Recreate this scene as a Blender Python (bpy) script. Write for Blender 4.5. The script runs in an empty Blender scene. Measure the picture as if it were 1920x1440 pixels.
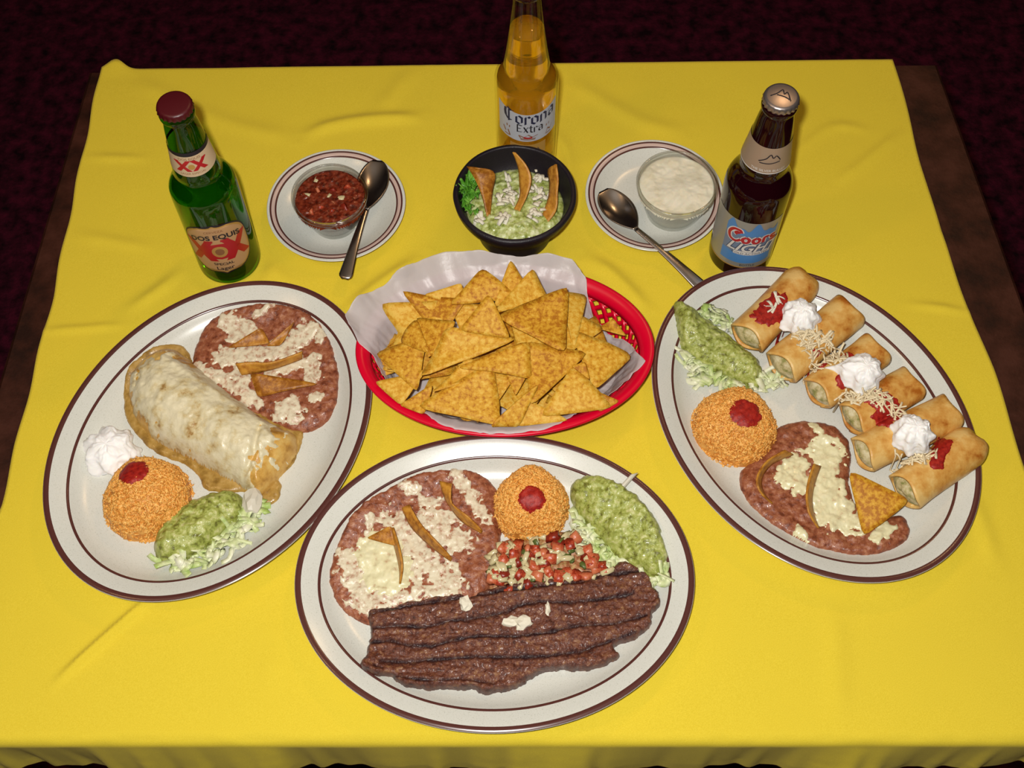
import bpy, bmesh, math, random
import numpy as np
from mathutils import Matrix, Vector
random.seed(7)
C = bpy.context.scene.collection
SC = bpy.context.scene
def lin(h):
    h = h.lstrip('#'); v = [int(h[i:i+2], 16)/255 for i in (0, 2, 4)]
    return tuple((c/12.92 if c <= .04045 else ((c+.055)/1.055)**2.4) for c in v)

# ------------------------------------------------------------------ camera
F_PX, PITCH, ROLL, CAM_H = 2321.475, math.radians(61.556), math.radians(-0.7423), 1.0141
fwd = np.array([0, math.cos(PITCH), -math.sin(PITCH)])
up0 = np.array([0, math.sin(PITCH), math.cos(PITCH)]); rt0 = np.array([1., 0, 0])
rgt = math.cos(ROLL)*rt0 + math.sin(ROLL)*up0
upv = -math.sin(ROLL)*rt0 + math.cos(ROLL)*up0
cam = bpy.data.objects.new('camera', bpy.data.cameras.new('camera')); C.objects.link(cam)
cam.data.sensor_width = 36; cam.data.lens = F_PX/1920*36; cam.data.clip_start = .02
cam.matrix_world = Matrix(((rgt[0], upv[0], -fwd[0], 0), (rgt[1], upv[1], -fwd[1], 0), (rgt[2], upv[2], -fwd[2], CAM_H), (0, 0, 0, 1)))
SC.camera = cam

# ------------------------------------------------------------------ light and exposure
w = bpy.data.worlds.new('world'); SC.world = w; w.use_nodes = True
w.node_tree.nodes['Background'].inputs[0].default_value = (.10, .04, .06, 1)
w.node_tree.nodes['Background'].inputs[1].default_value = .05
SC.view_settings.view_transform = 'Standard'; SC.view_settings.look = 'None'
SC.view_settings.exposure = 0; SC.view_settings.gamma = 1; SC.view_settings.use_curve_mapping = False
def lamp(name, typ, loc, power, col, size=.02, target=None):
    d = bpy.data.lights.new(name, typ); d.energy = power; d.color = col
    if typ == 'AREA': d.size = size
    else: d.shadow_soft_size = size
    o = bpy.data.objects.new(name, d); C.objects.link(o); o.location = loc
    if target: o.rotation_euler = (Vector(target)-Vector(loc)).to_track_quat('-Z', 'Y').to_euler()
    return o
lamp('camera_flash', 'POINT', (-.035, .015, 1.055), 47.5, (1, .975, .925), .014)
lamp('ceiling_lamp', 'POINT', (.55, 1.5, 1.45), 9, (1, .62, .30), .07)
lamp('ceiling_lamp', 'POINT', (-.9, .3, 1.45), 6, (1, .62, .30), .07)

# ------------------------------------------------------------------ helpers
def ray(x, y):
    return fwd*F_PX + (x-960)*rgt - (y-720)*upv
def P(x, y, z=0.0):                     # the table point at height z that was surveyed at (x, y)
    d = ray(x, y); t = (z-CAM_H)/d[2]
    return np.array([0, 0, CAM_H]) + d*t
def K(ox, oy, s): return lambda x, y, z=0.0: P(ox+x/s, oy+y/s, z)
K1, K2, K3 = K(60, 500, 2.25), K(540, 810, 2.4615), K(1210, 480, 2.2864)
K4, K5, K6 = K(650, 450, 3.254), K(260, 150, 3.692), K(830, 260, 6.259)

def _h(ix, iy, iz, s):
    n = (ix.astype(np.int64)*374761393 + iy.astype(np.int64)*668265263 + iz.astype(np.int64)*2147483647 + s*974634777) & 0xffffffff
    n = ((n ^ (n >> 13))*1274126177) & 0xffffffff
    return ((n ^ (n >> 16)) & 0xffff)/65535.0
def vn(x, y, z=0.0, s=0):               # value noise -1..1
    x, y, z = np.broadcast_arrays(np.asarray(x, float), np.asarray(y, float), np.asarray(z, float))
    ix, iy, iz = np.floor(x), np.floor(y), np.floor(z)
    f = [a-b for a, b in ((x, ix), (y, iy), (z, iz))]; u, v, q = [t*t*(3-2*t) for t in f]
    r = 0
    for a in (0, 1):
        for b in (0, 1):
            for c in (0, 1):
                r = r + _h(ix+a, iy+b, iz+c, s)*(u if a else 1-u)*(v if b else 1-v)*(q if c else 1-q)
    return r*2-1
def fbm(x, y, z=0.0, s=0, o=3):
    r, a, k = 0, .55, 1.
    for i in range(o):
        r = r + a*vn(np.asarray(x)*k, np.asarray(y)*k, np.asarray(z)*k, s+i*17); a *= .5; k *= 2.1
    return r

def link(name, me, parent=None, origin=(0, 0, 0)):
    o = bpy.data.objects.new(name, me); C.objects.link(o)
    if parent: o.parent = parent
    else: o.location = origin
    return o
def worg(o):
    v = Vector((0, 0, 0))
    while o: v += o.location; o = o.parent
    return np.array(v)
def mesh(name, V, Fs, mat, parent=None, smooth=True, org=None, midx=None):
    V = np.asarray(V, float)
    if parent is not None: og = worg(parent)
    elif org is not None: og = np.array(org, float)
    else: og = np.array([(V[:, 0].min()+V[:, 0].max())/2, (V[:, 1].min()+V[:, 1].max())/2, V[:, 2].min()])
    me = bpy.data.meshes.new(name)
    me.from_pydata((V-og).tolist(), [], [list(map(int, f)) for f in Fs])
    for m in (mat if isinstance(mat, (list, tuple)) else [mat]): me.materials.append(m)
    if midx is not None: me.polygons.foreach_set('material_index', np.asarray(midx, np.int32))
    me.polygons.foreach_set('use_smooth', [smooth]*len(me.polygons))
    me.update()
    return link(name, me, parent, tuple(og))
def empty(name, loc):
    o = bpy.data.objects.new(name, None); C.objects.link(o); o.location = tuple(loc); o.empty_display_size = .01
    return o
def tag(o, label=None, cat=None, group=None, kind=None):
    if label: o['label'] = label
    if cat: o['category'] = cat
    if group: o['group'] = group
    if kind: o['kind'] = kind
    return o
class Soup:                             # collects many small pieces for one mesh
    def __init__(s): s.v = []; s.f = []; s.n = 0
    def add(s, V, Fs):
        s.v.append(np.asarray(V)); s.f += [[i+s.n for i in f] for f in Fs]; s.n += len(V)
    def out(s, *a, **k): return mesh(a[0], np.concatenate(s.v), s.f, *a[1:], **k)

def grid_faces(nu, nv, close=False):
    return [(i*nv+j, i*nv+(j+1) % nv, ((i+1) % nu)*nv+(j+1) % nv, ((i+1) % nu)*nv+j)
            for i in range(nu-1) for j in range(nv if close else nv-1)]
def sheet_vf(G, th):                    # a curved sheet of real thickness from a grid of points
    G = np.asarray(G, float); nu, nv = G.shape[:2]
    N = np.cross(np.gradient(G, axis=0), np.gradient(G, axis=1)); N /= np.linalg.norm(N, axis=2, keepdims=True)+1e-12
    V = np.concatenate([(G+N*th/2).reshape(-1, 3), (G-N*th/2).reshape(-1, 3)]); n = nu*nv
    A = grid_faces(nu, nv); Fs = list(A)+[tuple(n+i for i in f[::-1]) for f in A]
    b = [i*nv for i in range(nu)]+[(nu-1)*nv+j for j in range(1, nv)]+[i*nv+nv-1 for i in range(nu-2, -1, -1)]+[j for j in range(nv-2, 0, -1)]
    for i, a in enumerate(b):
        c = b[(i+1) % len(b)]; Fs.append((a, c, n+c, n+a))
    return V, Fs
def sheet(name, G, th, mat, parent=None, **k):
    V, Fs = sheet_vf(G, th); return mesh(name, V, Fs, mat, parent, **k)
def catmull(p, n=8, closed=False):
    p = np.asarray(p, float); m = len(p); out = []
    for i in range(m if closed else m-1):
        g = (lambda k: p[k % m]) if closed else (lambda k: p[min(max(k, 0), m-1)])
        a, b, c, d = g(i-1), g(i), g(i+1), g(i+2)
        for t in np.arange(n)/n:
            out.append(.5*((2*b)+(c-a)*t+(2*a-5*b+4*c-d)*t*t+(3*b-a-3*c+d)*t**3))
    if not closed: out.append(p[-1])
    return np.array(out)
def resample(p, n):
    p = np.asarray(p, float); L = np.r_[0, np.cumsum(np.linalg.norm(np.diff(p, axis=0), axis=1))]
    return np.stack([np.interp(np.linspace(0, L[-1], n), L, p[:, k]) for k in range(p.shape[1])], 1)
def seg_dist(X, Y, pl):
    d = np.full(X.shape, 9.)
    for (ax, ay), (bx, by) in zip(pl[:-1], pl[1:]):
        vx, vy = bx-ax, by-ay; L = vx*vx+vy*vy+1e-12
        t = np.clip(((X-ax)*vx+(Y-ay)*vy)/L, 0, 1)
        d = np.minimum(d, np.hypot(X-ax-t*vx, Y-ay-t*vy))
    return d
def sdf(poly, X, Y):                    # positive inside
    q = np.vstack([poly, poly[:1]]); d = seg_dist(X, Y, q); ins = np.zeros(X.shape, bool)
    for (ax, ay), (bx, by) in zip(q[:-1], q[1:]):
        if ay != by:
            c = ((ay > Y) != (by > Y)) & (X < (bx-ax)*(Y-ay)/(by-ay)+ax); ins ^= c
    return np.where(ins, d, -d)
def outline(k, pts, z=.012, n=6): return catmull([k(x, y, z)[:2] for x, y in pts], n, True)

class Field:                            # a serving spooned on a plate: outline, base height, mound height, edge roundness, lumps
    def __init__(s, poly, base, h, e, lumps=(), seed=0, edge=.0, extra=None):
        s.p, s.b, s.h, s.e, s.l, s.s, s.edge, s.x = np.asarray(poly), base, h, e, lumps, seed, edge, extra
    def S(s, X, Y):
        d = sdf(s.p, X, Y)
        return d + s.edge*fbm(X*170, Y*170, 0, s.s+5) if s.edge else d
    def __call__(s, X, Y, full=False):
        S = s.S(X, Y); t = np.clip(S/s.e, 0, 1); pr = np.sqrt(np.maximum(0, 1-(1-t)**2))
        Z = s.b(X, Y) + s.h*pr - np.clip(-S, 0, .01)*2.5 - .0004
        for a, f in s.l: Z = Z + a*fbm(X*f, Y*f, s.s*3.7, s.s)*np.minimum(1, pr*1.3)
        if s.x is not None: Z = Z + s.x(X, Y)*pr
        return (Z, S) if full else Z
def grid_xy(poly, cell, m=.003):
    lo, hi = poly.min(0)-m, poly.max(0)+m
    return np.meshgrid(np.arange(lo[0], hi[0], cell), np.arange(lo[1], hi[1], cell), indexing='ij')
def cut(name, X, Y, Z, keep, mat, parent, attr=None, **k):
    nu, nv = X.shape; q = keep[:-1, :-1] | keep[1:, :-1] | keep[:-1, 1:] | keep[1:, 1:]
    I = np.arange(nu*nv).reshape(nu, nv); A = np.stack([I[:-1, :-1], I[1:, :-1], I[1:, 1:], I[:-1, 1:]], 2)[q]
    used = np.unique(A); rm = np.full(nu*nv, -1); rm[used] = np.arange(len(used))
    V = np.stack([X.ravel(), Y.ravel(), Z.ravel()], 1)[used]
    o = mesh(name, V, rm[A], mat, parent, **k)
    if attr is not None:
        a = o.data.attributes.new('mark', 'FLOAT', 'POINT'); a.data.foreach_set('value', attr.ravel()[used].astype(np.float32))
    return o
def build_field(name, f, cell, mat, parent=None, attr=None, **k):
    X, Y = grid_xy(f.p, cell); Z, S = f(X, Y, True)
    return cut(name, X, Y, Z, S > -.0012, mat, parent, attr(X, Y) if attr else None, **k)
def layer(name, f, mask, th, mat, parent, cell=.001, poly=None, **k):  # melted topping following the serving below
    X, Y = grid_xy(f.p if poly is None else poly, cell); M = mask(X, Y); Z, S = f(X, Y, True)
    t = np.clip(M/.5, 0, 1); Z = Z + th*np.sqrt(np.maximum(0, 1-(1-t)**2)) - .0005*(M < .05) - np.clip(-M, 0, 1)*.003
    return cut(name, X, Y, Z, (M > 0) & (S > .001), mat, parent, **k)
def strokes(k, L, z=.016, rag=.55, fr=220, seed=3):
    PL = [([k(x, y, z)[:2] for x, y in pts], wd) for pts, wd in L]
    def m(X, Y):
        r = np.full(X.shape, -9.)
        for pl, wd in PL:
            pl = pl if len(pl) > 1 else pl+[pl[0]+1e-5]
            r = np.maximum(r, 1-seg_dist(X, Y, pl)/wd)
        return r + rag*fbm(X*fr, Y*fr, 0, seed, 3)
    return m

# ------------------------------------------------------------------ materials
def nodes(name):
    m = bpy.data.materials.new(name); m.use_nodes = True; nt = m.node_tree
    return m, nt, nt.nodes['Principled BSDF']
def mat(name, col, rough=.5, spec=.5, metal=0, sss=0, bump=0, bscale=300, coat=0):
    m, nt, b = nodes(name)
    b.inputs['Base Color'].default_value = (*lin(col), 1); b.inputs['Roughness'].default_value = rough
    b.inputs['Specular IOR Level'].default_value = spec; b.inputs['Metallic'].default_value = metal
    b.inputs['Coat Weight'].default_value = coat
    if sss: b.inputs['Subsurface Weight'].default_value = sss; b.inputs['Subsurface Scale'].default_value = .004; b.inputs['Subsurface Radius'].default_value = (1, .8, .6)
    if bump: add_bump(nt, b, bump, bscale)
    return m
def coord(nt, scale):
    c = nt.nodes.new('ShaderNodeTexCoord'); n = nt.nodes.new('ShaderNodeTexNoise')
    n.inputs['Scale'].default_value = scale; n.inputs['Detail'].default_value = 4; n.inputs['Roughness'].default_value = .6
    nt.links.new(c.outputs['Object'], n.inputs['Vector']); return n
def add_bump(nt, b, dist, scale):
    n = coord(nt, scale); p = nt.nodes.new('ShaderNodeBump'); p.inputs['Distance'].default_value = dist; p.inputs['Strength'].default_value = .8
    nt.links.new(n.outputs[0], p.inputs['Height']); nt.links.new(p.outputs[0], b.inputs['Normal'])
def food(name, cols, scale=150, rough=.4, spec=.5, bump=.0004, bscale=500, lo=.34, hi=.66, sss=0, rnd=0, coat=0):
    m, nt, b = nodes(name); n = coord(nt, scale); r = nt.nodes.new('ShaderNodeValToRGB')
    e = r.color_ramp.elements
    while len(e) < len(cols): e.new(.5)
    for i, c in enumerate(cols):
        e[i].position = lo+(hi-lo)*i/(len(cols)-1); e[i].color = (*lin(c), 1)
    fac = n.outputs[0]
    if rnd:
        oi = nt.nodes.new('ShaderNodeObjectInfo'); ma = nt.nodes.new('ShaderNodeMath'); ma.operation = 'MULTIPLY_ADD'
        ma.inputs[1].default_value = rnd; nt.links.new(oi.outputs['Random'], ma.inputs[0])
        sb = nt.nodes.new('ShaderNodeMath'); sb.operation = 'SUBTRACT'; sb.inputs[1].default_value = rnd/2
        nt.links.new(fac, sb.inputs[0]); nt.links.new(sb.outputs[0], ma.inputs[2]); fac = ma.outputs[0]
    nt.links.new(fac, r.inputs[0]); nt.links.new(r.outputs[0], b.inputs['Base Color'])
    b.inputs['Roughness'].default_value = rough; b.inputs['Specular IOR Level'].default_value = spec; b.inputs['Coat Weight'].default_value = coat
    b.inputs['Coat Roughness'].default_value = .12
    if sss: b.inputs['Subsurface Weight'].default_value = sss; b.inputs['Subsurface Scale'].default_value = .004
    if bump: add_bump(nt, b, bump, bscale)
    return m
def thin_glass(name, tint, gloss=.9, ior=1.5, back=0.):
    m = bpy.data.materials.new(name); m.use_nodes = True; nt = m.node_tree; nt.nodes.clear()
    o = nt.nodes.new('ShaderNodeOutputMaterial'); mx = nt.nodes.new('ShaderNodeMixShader'); t = nt.nodes.new('ShaderNodeBsdfTransparent')
    g = nt.nodes.new('ShaderNodeBsdfGlossy'); f = nt.nodes.new('ShaderNodeFresnel'); f.inputs[0].default_value = ior; ge = nt.nodes.new('ShaderNodeNewGeometry'); iv = nt.nodes.new('ShaderNodeMath'); iv.operation = 'MULTIPLY_ADD'; iv.inputs[1].default_value = back-1; iv.inputs[2].default_value = 1; mu = nt.nodes.new('ShaderNodeMath'); mu.operation = 'MULTIPLY'
    nt.links.new(ge.outputs['Backfacing'], iv.inputs[0]); nt.links.new(f.outputs[0], mu.inputs[0]); nt.links.new(iv.outputs[0], mu.inputs[1])
    t.inputs[0].default_value = (*tint, 1); g.inputs['Roughness'].default_value = .03; g.inputs[0].default_value = (gloss, gloss, gloss, 1)
    for a, b in ((mu.outputs[0], mx.inputs[0]), (t.outputs[0], mx.inputs[1]), (g.outputs[0], mx.inputs[2]), (mx.outputs[0], o.inputs[0])): nt.links.new(a, b)
    return m
def liquid(name, col, tw=.6, ior=1.34):
    m, nt, b = nodes(name); b.inputs['Base Color'].default_value = (*col, 1); b.inputs['Transmission Weight'].default_value = tw
    b.inputs['Roughness'].default_value = 0; b.inputs['IOR'].default_value = ior; return m

M = {}
M['stone_white'] = food('glazed_stoneware', ['#5a5048', '#c4c6bb', '#d0d1c8', '#d4d5cd'], 1100, .22, .5, 0, lo=.24, hi=.52)
M['band'] = mat('brown_glaze', '#552f2a', .22)
M['band_pink'] = mat('pale_pink_glaze', '#cbb0a6', .25)
M['beans'] = food('bean_paste', ['#68321e', '#88492e', '#97593c', '#ad7454'], 190, .38, .5, .0008, 480, coat=.12)
M['melt'] = food('melted_cheese', ['#95583f', '#bd9a80', '#d2c3a8', '#ddd3b8'], 210, .36, .5, .0005, 300, lo=.26, hi=.56, coat=.1)
M['melt_yellow'] = food('creamy_melted_cheese', ['#bb9c78', '#d6cda4', '#e0dab0', '#e4deb8'], 110, .32, .5, .0004, 220, lo=.3, hi=.62, coat=.12)
M['burrito_cheese'] = food('baked_cheese_sauce', ['#a07a42', '#c9b585', '#d6caa4', '#ddd3b2'], 75, .36, .5, .0007, 260, lo=.3, hi=.56, coat=.12)
M['flour'] = food('flour_tortilla', ['#a5752e', '#cb9d4d', '#d8b468'], 80, .4, .4, .0005, 240, coat=.12)
M['gravy'] = food('brown_sauce', ['#86642a', '#a88440', '#bd9a58'], 90, .26, .6, .0005, 240, coat=.25)
M['rice'] = food('red_rice', ['#c47a30', '#da9844', '#e6ac58'], 140, .45, .4, .0005, 700, rnd=.1)
M['rice_grain'] = food('rice_grain', ['#cd822f', '#e8a850', '#f4c573'], 420, .4, .4, 0)
M['red_sauce'] = food('red_chili_sauce', ['#7d100e', '#9c1a12', '#ad2a1c'], 300, .5, .4, .0004, 700)
M['guac'] = food('guacamole', ['#6c6c2c', '#97a049', '#adb460', '#c9c98a'], 190, .34, .5, .0011, 420, coat=.15)
M['guac_pale'] = food('pale_guacamole', ['#7a873a', '#a3ad5c', '#bcc585', '#d2d6a6'], 170, .3, .5, .0008, 380, coat=.2)
M['lettuce'] = food('shredded_lettuce', ['#a3bd62', '#c6d394', '#dbe0b6', '#e6e6cc'], 60, .4, .4, .0003, 200)
M['leaf'] = food('green_lettuce', ['#2f6a12', '#58962a', '#86bb4a'], 90, .4, .4, .0004, 300)
M['cream'] = mat('whipped_cream', '#fbfaf8', .5, .3, sss=.35, bump=.0002, bscale=300)
M['dip'] = food('white_dip', ['#d4cdb2', '#e0dac3', '#e6e1cd'], 60, .3, .4, .0003, 150, sss=.15)
M['cheese_white'] = mat('white_crumbled_cheese', '#e2dcc8', .5, .3, bump=.0003, bscale=600)
M['shred'] = mat('shredded_cheese', '#e4d4b0', .45, .4)
M['onion'] = mat('diced_onion', '#c9bd92', .25, .5)
M['onion_white'] = mat('white_onion', '#cfc9b8', .3, .5)
M['tomato'] = food('diced_tomato', ['#7e2416', '#a83c24', '#bb5536', '#c4704c'], 260, .3, .5, .0004, 500, rnd=.6)
M['pico_base'] = food('chopped_vegetable_mix', ['#8a4a2c', '#a8744a', '#b99c68'], 260, .35, .5, .0006, 500)
M['cilantro'] = mat('green_herb', '#53602a', .4)
M['chip'] = food('corn_chip', ['#ab6b12', '#c99024', '#d6a132', '#e0b64e'], 260, .55, .3, .0005, 700, rnd=.22)
M['chip_dark'] = food('fried_tortilla', ['#8e5412', '#b5792a', '#c88f35'], 180, .42, .4, .0004, 500, rnd=.2)
M['taq'] = food('fried_flour_tortilla', ['#a8611e', '#c88f42', '#d5a558', '#e0ba72'], 48, .38, .4, .0005, 300, lo=.34, hi=.62, rnd=.1)
M['filling'] = food('creamy_filling', ['#8a8a4c', '#c4b585', '#ddd3ae'], 160, .4, .4, .0007, 400)
M['basket'] = mat('red_plastic', '#d4002a', .3, .4)
M['bowl'] = mat('black_basalt', '#1d171e', .42, .4, bump=.0003, bscale=900)
M['steel'] = mat('polished_steel', '#b8b0aa', .26, .5, metal=1)
M['salsa'] = food('tomato_salsa', ['#43150b', '#6b2312', '#8a3a22'], 200, .2, .6, .0009, 330, coat=.5)
M['clear'] = thin_glass('clear_glass', (.93, .94, .92), ior=1.6, back=.45)
M['green_glass'] = thin_glass('green_glass', (.17, .46, .06))
M['clear_bottle'] = thin_glass('clear_bottle_glass', (.95, .93, .85))
M['brown_glass'] = mat('brown_bottle_glass', '#1c0308', .06, .35)
M['green_beer'] = liquid('green_beer', (.42, .90, .05), .93)
M['gold_beer'] = liquid('golden_beer', (1, .64, .04), .90)
M['red_cap'] = mat('dark_red_cap', '#4a0d14', .4, .5)
M['silver_cap'] = mat('silver_cap', '#a79b97', .32, .5, metal=.85)
M['black_ink'] = mat('black_ink', '#1b1622', .5)
M['navy_ink'] = mat('navy_ink', '#232545', .5)
M['red_ink'] = mat('red_ink', '#b01420', .45)
M['white_ink'] = mat('white_ink', '#d9d6d2', .45)
M['gold_ink'] = mat('gold_ink', '#b58a45', .4)
M['brown_ink'] = mat('brown_ink', '#8a5a35', .45)
M['tan_label'] = mat('tan_paper_label', '#c3986a', .5)
M['cream_label'] = mat('cream_paper_label', '#cdb492', .5)
M['silver_label'] = mat('silver_foil_label', '#a2a09a', .4, .5, metal=.35)
M['blush_label'] = mat('brushed_foil_label', '#ab9580', .4, .5, metal=.3)
M['blue_ink'] = mat('blue_ink', '#4c86c4', .45)
M['slate_ink'] = mat('slate_blue_ink', '#6f7f99', .45)
M['pale_label'] = mat('white_blue_label', '#b9bcc6', .45)
M['wood'] = food('dark_stained_wood', ['#241009', '#371a10', '#45241a'], 30, .5, .3, .0003, 300)
M['carpet'] = food('dark_carpet', ['#1c0810', '#3c1020', '#54152a'], 40, .95, .1, .003, 180)
M['ceiling'] = mat('dull_ceiling_paint', '#8a837a', .9, .1)
M['wall'] = food('dark_painted_wall', ['#221018', '#2e141c'], 8, .9, .1, .0006, 60)

def cloth_material():
    m, nt, b = nodes('yellow_cotton'); n = coord(nt, 1400); r = nt.nodes.new('ShaderNodeValToRGB'); e = r.color_ramp.elements
    e[0].position, e[0].color = .3, (*lin('#d9c02f'), 1); e[1].position, e[1].color = .7, (*lin('#e9d140'), 1)
    nt.links.new(n.outputs[0], r.inputs[0]); nt.links.new(r.outputs[0], b.inputs['Base Color'])
    b.inputs['Roughness'].default_value = .85; b.inputs['Specular IOR Level'].default_value = .15
    b.inputs['Sheen Weight'].default_value = .05; add_bump(nt, b, .0003, 1500); return m
M['cloth'] = cloth_material()
def paper_material():
    m, nt, b = nodes('waxed_paper'); b.inputs['Base Color'].default_value = (*lin('#e6dfe0'), 1); b.inputs['Roughness'].default_value = .35
    t = nt.nodes.new('ShaderNodeBsdfTransparent'); t.inputs[0].default_value = (.95, .95, .95, 1); mx = nt.nodes.new('ShaderNodeMixShader'); mx.inputs[0].default_value = .26
    tr = nt.nodes.new('ShaderNodeBsdfTranslucent'); tr.inputs[0].default_value = (.85, .83, .83, 1); mx2 = nt.nodes.new('ShaderNodeMixShader'); mx2.inputs[0].default_value = .3
    o = nt.nodes['Material Output']
    nt.links.new(b.outputs[0], mx2.inputs[1]); nt.links.new(tr.outputs[0], mx2.inputs[2])
    nt.links.new(mx2.outputs[0], mx.inputs[1]); nt.links.new(t.outputs[0], mx.inputs[2]); nt.links.new(mx.outputs[0], o.inputs[0])
    add_bump(nt, b, .0006, 90); return m
M['paper'] = paper_material()
def steak_material():
    m, nt, b = nodes('grilled_beef'); n = coord(nt, 230); n.inputs['Detail'].default_value = 8; n.inputs['Roughness'].default_value = .7; r = nt.nodes.new('ShaderNodeValToRGB'); e = r.color_ramp.elements; e.new(.5); e.new(.6)
    for i, (p, c) in enumerate(((.33, '#35170f'), (.44, '#5f3123'), (.55, '#74422e'), (.69, '#a0764f'))): e[i].position = p; e[i].color = (*lin(c), 1)
    at = nt.nodes.new('ShaderNodeAttribute'); at.attribute_name = 'mark'; mx = nt.nodes.new('ShaderNodeMix'); mx.data_type = 'RGBA'
    nt.links.new(n.outputs[0], r.inputs[0]); nt.links.new(at.outputs['Fac'], mx.inputs['Factor']); nt.links.new(r.outputs[0], mx.inputs['A'])
    mx.inputs['B'].default_value = (*lin('#240910'), 1); nt.links.new(mx.outputs['Result'], b.inputs['Base Color'])
    b.inputs['Roughness'].default_value = .36; b.inputs['Coat Weight'].default_value = .2; b.inputs['Coat Roughness'].default_value = .2
    add_bump(nt, b, .0016, 620); return m
M['steak'] = steak_material()

# ------------------------------------------------------------------ room
def slab(name, lo, hi, m):
    x0, y0, z0 = lo; x1, y1, z1 = hi
    V = [(x, y, z) for z in (z0, z1) for x, y in ((x0, y0), (x1, y0), (x1, y1), (x0, y1))]
    return tag(mesh(name, V, [(3, 2, 1, 0), (4, 5, 6, 7), (0, 1, 5, 4), (1, 2, 6, 5), (2, 3, 7, 6), (3, 0, 4, 7)], m, smooth=False), kind='structure')
FZ = -.75
slab('floor', (-2.6, -1.6, FZ-.05), (2.6, 3.4, FZ), M['carpet'])
slab('wall_back', (-2.6, 3.4, FZ), (2.6, 3.5, 1.8), M['wall']); slab('wall_front', (-2.6, -1.7, FZ), (2.6, -1.6, 1.8), M['wall'])
slab('wall_left', (-2.7, -1.7, FZ), (-2.6, 3.5, 1.8), M['wall']); slab('wall_right', (2.6, -1.7, FZ), (2.7, 3.5, 1.8), M['wall'])
slab('ceiling', (-2.7, -1.7, 1.8), (2.7, 3.5, 1.85), M['ceiling'])

# ------------------------------------------------------------------ table and cloth
def prism(poly, z0, z1, bev=.003):
    poly = np.asarray(poly, float); c = poly.mean(0); n = len(poly); rows = []
    for z, s in ((z0, 1-bev), (z0+bev, 1), (z1-bev, 1), (z1, 1-bev/.4)):
        q = c+(poly-c)*s; rows.append(np.c_[q, np.full(n, z)])
    V = np.concatenate(rows); Fs = grid_faces(4, n, True); Fs += [tuple(range(n))[::-1], tuple(3*n+i for i in range(n))]
    return V, Fs
tb = empty('dining_table', (0, .56, FZ)); tag(tb, 'dark stained wooden table showing beside the yellow cloth', 'table')
V, Fs = prism([(-.505, .235), (.535, .225), (.466, .940), (-.455, .945)], -.036, -.004); mesh('tabletop', V, Fs, M['wood'], tb, smooth=False)
V, Fs = prism([(-.42, .30), (.44, .30), (.40, .89), (-.39, .89)], -.10, -.0365); mesh('apron', V, Fs, M['wood'], tb, smooth=False)
for sx in (-1, 1):
    for y in (.33, .86):
        x = sx*(.41 if y < .5 else .37); V, Fs = prism([(x-.03, y-.03), (x+.03, y-.03), (x+.03, y+.03), (x-.03, y+.03)], FZ, -.10)
        mesh('leg', V, Fs, M['wood'], tb, smooth=False)

PL_A, PL_B, SAU = .1675, .1313, .0690
PLAT = {'L': (-.269, .4924, math.radians(58.72)), 'F': (-.0167, .3538, math.radians(-.2)), 'R': (.2687, .501, math.radians(-59.16))}
SAUC = {'L': (-.1727, .747), 'R': (.1447, .754)}
CREASE = [([(95, 1290), (200, 1195), (300, 1108)], .0045, .0032), ([(60, 624), (150, 618), (250, 610)], .0018, .004), ([(1690, 572), (1760, 578), (1830, 590)], .002, .004),
    ([(560, 262), (620, 238), (700, 226), (800, 222)], .0035, .007), ([(1560, 352), (1640, 290), (1700, 240)], .002, .006), ([(1040, 240), (1062, 320), (1075, 400)], .003, .01),
    ([(640, 600), (700, 545), (800, 478)], .004, .007), ([(1085, 478), (1150, 520), (1225, 600)], .004, .008), ([(230, 590), (300, 545), (350, 500)], .0025, .006),
    ([(150, 297), (290, 300)], .0015, .005), ([(1480, 300), (1560, 240), (1640, 250)], .0014, .006), ([(130, 440), (300, 470)], .0015, .007), ([(470, 420), (500, 500), (560, 540)], .002, .008),
    ([(250, 150), (420, 230), (560, 262)], .0016, .01), ([(700, 226), (760, 150), (790, 125)], .0016, .01), ([(1060, 150), (1200, 230), (1300, 250)], .0016, .01),
    ([(1760, 860), (1830, 960), (1870, 1080)], .0018, .008), ([(1560, 1120), (1570, 1290), (1560, 1370)], .0015, .01), ([(500, 1200), (520, 1310)], .0015, .01)]
def ell_in(a, b, d, X, Y, c):
    x, y = X-c[0], Y-c[1]; t = c[2] if len(c) > 2 else 0
    u, v = x*math.cos(t)+y*math.sin(t), -x*math.sin(t)+y*math.cos(t)
    return np.hypot(u/(a+d), v/(b+d))
def cloth_z(X, Y):
    Z = .0012*fbm(X*9, Y*9, 0, 2)+.0012
    for pts, a, wd in CREASE:
        pl = catmull([P(x, y)[:2] for x, y in pts], 5); d = seg_dist(X, Y, pl)
        ends = np.minimum(np.hypot(X-pl[0][0], Y-pl[0][1]), np.hypot(X-pl[-1][0], Y-pl[-1][1]))
        Z = Z + 1.25*a*np.exp(-(d/wd)**2)*np.clip(ends/.03, .1, 1)
    keep = np.ones(X.shape)
    sm = lambda r, s: np.clip((r-1)/s, 0, 1)
    for c in PLAT.values(): keep = np.minimum(keep, sm(ell_in(PL_A-.045, PL_B-.045, 0, X, Y, c), .25))
    for c in SAUC.values(): keep = np.minimum(keep, sm(ell_in(SAU-.02, SAU-.02, 0, X, Y, c), .3))
    keep = np.minimum(keep, sm(ell_in(.107, .066, 0, X, Y, (-.006, .5638)), .3))
    for x, y, r in ((-.2763, .6935, .031), (.2259, .6933, .031), (.0175, .81, .031), (.005, .726, .037)): keep = np.minimum(keep, sm(np.hypot(X-x, Y-y)/r, .5))
    return Z*keep*keep*(3-2*keep)-.0002
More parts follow.
